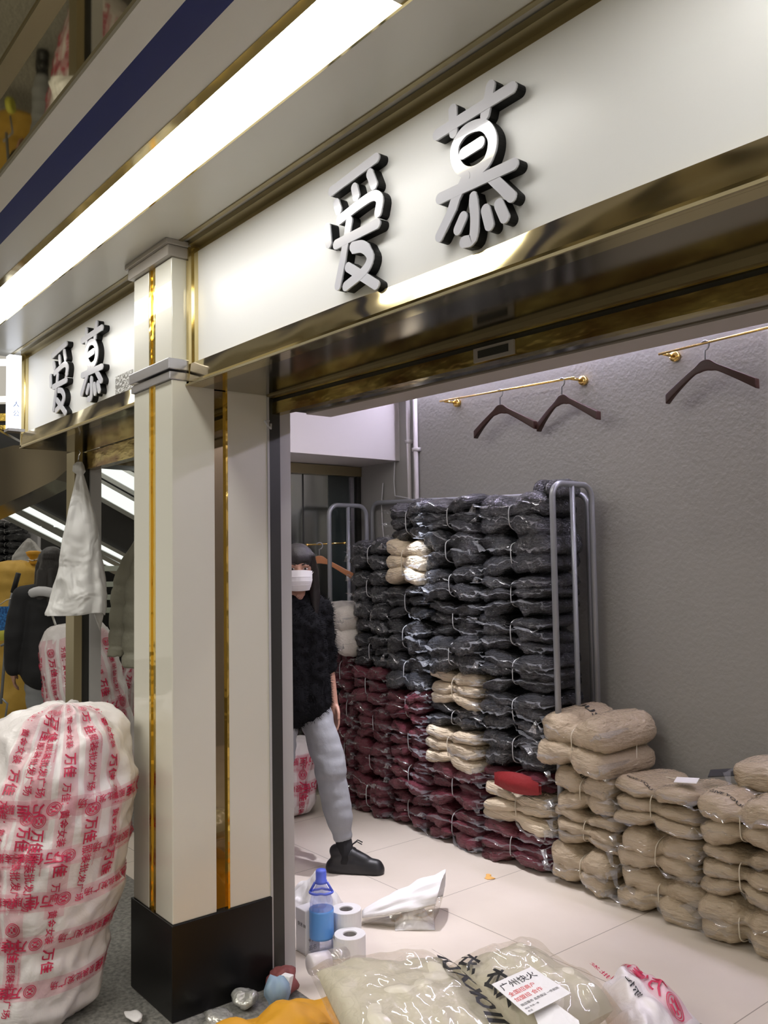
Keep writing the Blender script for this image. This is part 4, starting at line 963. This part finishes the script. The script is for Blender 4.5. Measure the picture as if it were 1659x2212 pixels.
# ------------------------------------------------------------------ escalator seen behind
D = 8.9
t = thing('escalator', at(150, 1500, D)-Vector((0, 0, at(150, 1500, D).z)), 'black clad escalator with lit strips descending behind the left shop', 'escalator')
def slab(p0, p1, h0, th, name, m, d=D):
    a, c = at(*p0, d), at(*p1, d); b = MB(); ax = (c-a); up = Vector((0, 0, h0))
    V = [a-up, c-up, c+up, a+up]; b.rings([[q-FWD*th for q in V], [q+FWD*th for q in V]]); return b.build(name, m, t)
px2 = lambda k: k*D/FPX
slab((-300, 855), (700, 1385), px2(84), .15, 'side_cladding', M['escdark']); slab((60, 941), (700, 1300), px2(30), .15, 'side_cladding', M['escdark'])
for y0, sl, th, xa in ((882, .56, 14, 62), (934.5, .56, 14, 62), (1068, .53, 9, -300), (1094, .50, 9, -300)):
    slab((xa, y0+sl*xa), (700, y0+sl*700), px2(th), .04, 'light_strip', M['escstrip'], D-.2)
    slab((xa, y0+sl*xa+th+6), (700, y0+sl*700+th+6), px2(5), .08, 'steel_rail', M['escsteel'], D-.22)
    slab((xa, y0+sl*xa-th-5), (700, y0+sl*700-th-5), px2(4), .08, 'steel_rail', M['escsteel'], D-.22)
for x, y in ((82, 1137), (124, 1134)): MB().lathe([(.02, 0), (.035, 0), (.035, .02), (.02, .02)], at(x, y, D-.3), 16, axis=(0, 0, -1)).build('round_lamp', M['escstrip'], t)
struct('wall_hall', MB().obox(at(150, 1300, 13.0)-Vector((0, 0, .0)), RIGHT*5, FWD*.1, Vector((0, 0, 3))), M['escdark'])
for i, (x, y, w, d) in enumerate(((10, 862, .16, 9.0), (4, 783, .25, 8.0))):
    b = MB().obox(at(x, y, d), RIGHT*w, FWD*.05, Vector((0, 0, .02))); tag(b.build('tube_light', M['whitetube']), ['lower white tube light beyond the glowing light box', 'upper white tube light beyond the glowing light box'][i], 'light', 'distant tube lights')
for i, (y, hh) in enumerate(((903, .02), (925, .012))):
    tag(MB().obox(at(0, y, 9.2), RIGHT*.20, FWD*.05, Vector((0, 0, hh*2))).build('gold_trim_bar', M['goldtrim']), ['upper gold bar beyond the glowing light box', 'lower gold bar beyond the glowing light box'][i], 'trim', 'distant gold bars')

# ------------------------------------------------------------------ clutter on the shop floor
# bottle
p = Vector((-2.935, 2.02, 0))
t = thing('water_bottle', p, 'tall clear water bottle with blue cap and handle on the floor by the jamb', 'bottle')
MB().lathe([(.02, .004), (.044, .003), (.048, .012), (.048, .05), (.045, .06), (.048, .07), (.048, .17), (.046, .185), (.047, .20), (.036, .235), (.022, .262), (.0195, .27), (.0195, .285)], p, 28).build('bottle_body', M['bottle'], t, True)
MB().lathe([(.0492, .062), (.0495, .07), (.0495, .165), (.0492, .172)], p, 28).build('label', M['bottlelabel'], t, True)
MB().lathe([(.001, .325), (.019, .324), (.0215, .318), (.0215, .283), (.024, .281), (.024, .272), (.001, .272)], p, 24).build('cap', M['bottleblue'], t, True)
b = MB(); h0 = p+Vector((0, 0, .262))
b.tube([h0+RIGHT*(.046*math.cos(a))+FWD*(.03*math.sin(a))+Vector((0, 0, -.012-.014*(1 if abs(math.cos(a)) > .3 else .8))) for a in [2*PI*i/20 for i in range(21)]], .005, 8)
b.tube([h0+RIGHT*.044+Vector((0, 0, -.022)), h0+RIGHT*.024+Vector((0, 0, .012))], .005, 8).tube([h0-RIGHT*.044+Vector((0, 0, -.022)), h0-RIGHT*.024+Vector((0, 0, .012))], .005, 8)
b.build('carry_handle', M['bottleblue'], t, True)
# paper rolls
def roll(p, r, h, label):
    t = thing('paper_roll', p, label, 'paper roll', 'white paper rolls')
    MB().lathe([(r*.45, 0), (r, 0), (r, h), (r*.45, h), (r*.45, .004)], p, 32).build('roll', M['paper'], t, False)
    bevel(t.children[0], .002)
    MB().lathe([(r*.40, 0), (r*.45, 0), (r*.45, h-.004), (r*.40, h-.004), (r*.4, .002)], p, 24).build('core', M['cardcore'], t)
    return t
roll(Vector((-2.925, 2.135, 0)), .062, .145, 'taller white paper roll standing directly behind the blue capped bottle')
r2 = roll(Vector((-2.82, 2.075, 0)), .062, .095, 'shorter white paper roll standing right of the bottle')
b = MB(); b.grid(lambda u, v: Vector((-2.82, 2.075, .004))+Vector((math.cos(-2.2+u*1.3)*(.062+.03*u), math.sin(-2.2+u*1.3)*(.062+.03*u), .090*v)), 10, 2); b.build('loose_sheet_end', M['paper'], r2, True)
# white bag spilling clear film
p = Vector((-2.93, 2.42, 0))
t = thing('plastic_bag', p, 'white plastic bag lying open with clear film spilling out, right of the rolls', 'bag')
def heap(nu, nv, fn, name, m, par, th=.0012):
    b = MB().grid(fn, nu, nv); o = b.build(name, m, par, True); s = o.modifiers.new('s', 'SOLIDIFY'); s.thickness = th; return o
A_, B_ = RIGHT, FWD
def cone(u, v, k, sd):
    a = 2*PI*v; r = .022+.088*u**.75*(1+.10*math.sin(2*a)); r *= 1+.20*fbm((u*3, math.cos(a)*2, math.sin(a)*2), 1.2, sd)-.16*abs(fbm((u*3, math.cos(a)*4, math.sin(a)*4), 1.0, sd+3))
    x = -.16+.34*u+.035*u*math.cos(a-.6)
    return p+A_*x+B_*(.02+.05*u+r*1.15*math.cos(a))*k+Vector((0, 0, max(.003, .030+.055*u+r*.95*math.sin(a))))
heap(26, 30, lambda u, v: cone(u, -.06+.54*v, 1.0, 3.0), 'bag_skin', M['paper'], t)
heap(26, 26, lambda u, v: cone(u, .47+.48*v, 1.0, 3.0), 'clear_film', M['filmbag'], t)
def inner(u, v): return p+A_*(-.02+.17*u)+B_*(-.06+.13*v)+Vector((0, 0, max(.003, .075*math.sin(PI*u)*math.sin(PI*v)*(1+.9*fbm((u*6, v*6, 0), 1.2, 5)))))
heap(24, 20, inner, 'crumpled_film', M['whitefilmbag'], t)
MB().obox(p+A_*.06+B_*.05+Vector((0, 0, .105)), A_*.014+Vector((0, 0, .01)), B_*.004, Vector((0, 0, .012))).build('dark_print', M['ink'], t)
# crumpled white bag by the person's foot
p2 = Vector((-3.30, 2.24, 0))
def bag2(u, v): 
    n = fbm((u*4, v*4, 0), 1.2, 21); return p2+A_*(-.14+.26*u)+B_*(-.09+.18*v)+Vector((0, 0, max(.002, .13*(math.sin(PI*u)*math.sin(PI*v))**.7*(1+.8*n))))
o = heap(26, 20, bag2, 'plastic_bag', M['whitebag'], None); tag(o, 'small crumpled white bag on the floor behind the blue capped bottle', 'bag')
# white parcel box with black print
t = thing('parcel_box', (-2.955, 1.925, 0), 'white box with black print standing against the jamb beside the bottle', 'box')
c = Vector((-2.99, 1.99, .085)); bevel(MB().obox(c, Vector((.035, .0, 0)), Vector((0, .035, 0)), Vector((0, 0, .085))).build('carton', M['paper'], t), .003)
b = MB(); fb = lambda x, y: c+Vector((.0355, .01+y*-1, .07-x))
fr = lambda x, y: c+Vector((-.02+x, -.0355, .02+y))
put_text(b, '||| |', .035, fb); put_text(b, '9 88', .02, lambda x, y: c+Vector((.0355, -.02+x, -.04+y))); put_text(b, '品名', .02, lambda x, y: c+Vector((.0355, -.02+x, -.07+y))); put_text(b, '快递 88', .018, fr); b.build('print', M['ink'], t)
# cup lying down
p = atz(668, 2085, .08); q_ = atz(752, 2062, .08)
t = thing('plastic_cup', Vector((p.x, p.y, 0)), 'white plastic cup lying on its side in front of the bottle', 'cup')
ax = (q_-p).normalized(); L = (q_-p).length
MB().lathe([(.001, 0), (.034, 0), (.038, .006), (.036, L*.35), (.034, L*.5)], p, 24, axis=ax).build('cup_body', M['cup'], t, True)
MB().lathe([(.0345, L*.5), (.035, L*.75), (.030, L*.95), (.02, L)], p, 24, axis=ax).build('clear_end', M['cuplid'], t, True)
# peel and scraps
b = MB(); c = Vector((-3.06, 3.10, .001))
b.add([c+Vector((math.cos(a)*.022*(1+.5*math.sin(3*a)), math.sin(a)*.03*(1+.4*math.cos(2*a)), .003+.002*math.sin(5*a))) for a in [2*PI*i/14 for i in range(14)]], [tuple(range(14))])
b.add([c+Vector((-.03+math.cos(a)*.015, .03+math.sin(a)*.012, .002)) for a in [2*PI*i/10 for i in range(10)]], [tuple(range(10))])
o = b.build('yellow_peel', M['leaf']); tag(o, 'scrap of yellow peel on the shop floor tiles', 'scrap'); s = o.modifiers.new('s', 'SOLIDIFY'); s.thickness = .002
def crumple(c, r, name, m, label, cat, seed, sq=(1, 1, .6)):
    b = MB(); b.ball((0, 0, 0), r, r, r, None, 22); 
    b.v = [Vector(c)+Vector((v.x*sq[0], v.y*sq[1], v.z*sq[2]))*(1+.7*fbm(v, 2.2/r*.5, seed)) for v in b.v]
    zmin = min(v.z for v in b.v); b.v = [Vector((v.x, v.y, v.z-zmin+.0005)) for v in b.v]
    return tag(b.build(name, m, None, True), label, cat)
crumple((-2.93, 1.235, 0), .045, 'paper_scrap', M['paper'], 'crumpled white scrap on the grey floor beside the black plinth', 'scrap', 3, (1, .5, .25))
crumple((-2.76, 1.57, 0), .045, 'foil_scrap', M['foil'], 'crumpled clear film on the floor at the foot of the black plinth', 'scrap', 5)
crumple((-2.72, 1.44, 0), .05, 'foil_scrap', M['foil'], 'flatter crumpled film nearest the yellow sack edge', 'scrap', 8, (1.2, 1, .4))
crumple((-2.66, 1.64, 0), .05, 'blue_wrapper', M['bluecup'], 'dusty blue wrapper tucked behind the yellow sack', 'wrapper', 9, (.8, .8, 1.2))
bevel(tag(MB().obox((-2.70, 1.70, .06), Vector((.018, .008, 0)), Vector((-.004, .012, 0)), Vector((0, .008, .03))).build('white_packet', M['paper']), 'small bright white packet leaning on the blue wrapper', 'packet'), .003)
crumple((-2.76, 1.735, 0), .052, 'red_cloth', M['maroonbag'], 'dusty red cloth on the floor between jamb and yellow sack', 'cloth', 12, (1, 1, .8))

# ------------------------------------------------------------------ sacks and film bags in the foreground
def quad_pillow(P, th, seed, n=44, amp=.012, e=.55):
    c = [Vector(q) for q in P]
    def mid(u, v): return (c[0]*(1-u)+c[1]*u)*(1-v)+(c[3]*(1-u)+c[2]*u)*v
    def top(u, v, off=0.0):
        k = (max(0, 1-(2*u-1)**4)*max(0, 1-(2*v-1)**4))**e
        return mid(u, v)+Vector((0, 0, th*k*(1+.35*fbm((u*3, v*3, 0), 1.3, seed))+amp*k*fbm((u*8, v*8, 2), 1, seed)+off))
    def bot(u, v):
        k = (max(0, 1-(2*u-1)**4)*max(0, 1-(2*v-1)**4))**e; return mid(u, v)-Vector((0, 0, th*.8*k))
    return top, bot
# yellow sack heap: everything else lies on it
c = Vector((-1.93, 1.58, 0))
t = thing('woven_sack', c, 'slack yellow sack in the bottom foreground under the clear garment bags', 'sack')
def ysf(u, v):
    x, y = -.66+1.25*u, -.46+.80*v; k = max(0, (1-(2*u-1)**4)*(1-(2*v-1)**4))**.5
    h = .205*k*(1+.45*fbm((u*3.5, v*3.5, 0), 1.2, 33)+.28*fbm((u*9, v*6, 1), 1, 3))+k*(.09*abs(fbm((u*5, v*7, 4), 1, 6))+.06*abs(fbm((u*12, v*9, 4), 1, 2))-.05)
    if u < .35: h *= .55+.45*(u/.35)
    q = RIGHT*x*1.0+FWD*(-y)*1.0
    return c+Vector((q.x, q.y, max(.002, h)))
b = MB().grid(ysf, 60, 44); b.build('sack_cloth', M['yellowdeep'], t, True)
def film_bag(P, th, seed, label, cloth_th, name='garment_bag', inset=.045):
    cen = sum((Vector(q) for q in P), Vector())/4
    t = thing(name, cen-Vector((0, 0, th)), label, 'garment bag', 'clear garment bags in the foreground')
    top, bot = quad_pillow(P, th, seed)
    b = MB().grid(lambda u, v: top(u, v), 44, 44); b.grid(lambda u, v: bot(u, v), 44, 44); b.build('clear_bag', M['filmbag'], t, True)
    tc_, bc_ = quad_pillow([cen+(Vector(q)-cen)*(1-inset*2) for q in P], cloth_th, seed+3, amp=.014, e=.42)
    b = MB().grid(lambda u, v: tc_(u, v), 44, 44); b.grid(lambda u, v: bc_(u, v), 44, 44); b.build('folded_garment', M['greige'], t, True)
    return t, top
ZB = .30
PA = [atz(665, 2095, ZB), atz(960, 2078, ZB), atz(1130, 2260, ZB), atz(780, 2340, ZB)]
t, topA = film_bag(PA, .075, 40, 'clear plastic garment bag with black lettering along its edge, lower centre foreground', .066)
b = MB(); put_text(b, 'JIOKYZOU', .40, lambda x, y: topA(.94-y*.40, .93-x*.40, .012), 0, .03); b.build('printed_lettering', M['ink'], t)
PB = [atz(955, 2100, ZB), atz(1145, 2045, ZB), atz(1345, 2185, ZB), atz(1145, 2290, ZB)]
t, topB = film_bag(PB, .085, 50, 'clear plastic garment bag carrying the white label card, foreground right of the first', .072)
b = MB(); put_text(b, '衣、衣火', .22, lambda x, y: topB(.07+y*.80, .12+x*.72, .010), 0, .03); b.build('printed_lettering', M['ink'], t)
zc = ZB+.115
K = [atz(1062, 2127, zc-.01), atz(1148, 2089, zc-.005), atz(1234, 2146, zc-.005), atz(1140, 2194, zc-.01)]
t = thing('label_card', sum(K, Vector())/4, 'white label card with black heading and red lines on the clear garment bag', 'card')
n_ = Vector((0, 0, .0012)); MB().rings([[q for q in K], [q+n_ for q in K]]).build('card', M['paper'], t)
def kc(x, y): return (K[0]*(1-x)+K[1]*x)*(1-y)+(K[3]*(1-x)+K[2]*x)*y+Vector((0, 0, .002))
bl, rd = MB(), MB()
put_text(bl, '广州快火', .21, lambda x, y: kc(.06+x, .27-y*1.0), 0, .004)
put_text(rd, '全国招商户', .125, lambda x, y: kc(.06+x, .47-y)); put_text(rd, '加盟招 合作', .12, lambda x, y: kc(.06+x, .64-y))
put_text(bl, '微信服务 品质保证 一件起批', .07, lambda x, y: kc(.06+x, .78-y)); put_text(bl, '地址 市场一楼', .05, lambda x, y: kc(.06+x, .88-y)); put_text(bl, '电话', .05, lambda x, y: kc(.06+x, .96-y))
bl.build('black_print', M['ink'], t); rd.build('red_print', M['orangeink'], t)
Q = [atz(1150, 2182, ZB+.09), atz(1200, 2168, ZB+.095), atz(1250, 2205, ZB+.09), atz(1262, 2260, ZB+.08), atz(1180, 2260, ZB+.08)]
o = MB().rings([Q, [q+n_ for q in Q]]).build('paper_sheet', M['paper']); tag(o, 'blank white paper sheet tucked below the label card', 'paper')
# printed bag at the bottom right
ZP = .10
PC = [atz(1290, 2160, ZP), atz(1352, 2116, ZP), atz(1520, 2222, ZP), atz(1400, 2330, ZP)]
t = thing('printed_bag', sum((Vector(q) for q in PC), Vector())/4-Vector((0, 0, ZP)), 'white plastic bag with red printed tape at the bottom right foreground', 'bag')
topC, botC = quad_pillow(PC, .10, 60)
MB().grid(lambda u, v: topC(u, v), 40, 40).grid(lambda u, v: botC(u, v), 40, 40).build('bag_body', M['balewhite'], t, True)
b = MB(); b.grid(lambda u, v: topC(.55+.33*u, .1+.85*v, .003), 8, 30)
fnC = lambda x, y: topC(.62+y*.85, .95-x*.9, .006)
logo(b, fnC, .12, .1, .11); put_text(b, '万佳', .26, fnC, 1, .02, .26); put_text(b, '服装批发', .19, fnC, 1, .01, .80); b.build('printed_tape', [M['tape'], M['redink']], t)
b = MB(); put_text(b, '你他', .16, lambda x, y: topC(.30+y*.8, .62-x*.8, .004), 0, .01); b.build('handwriting', M['ink'], t)
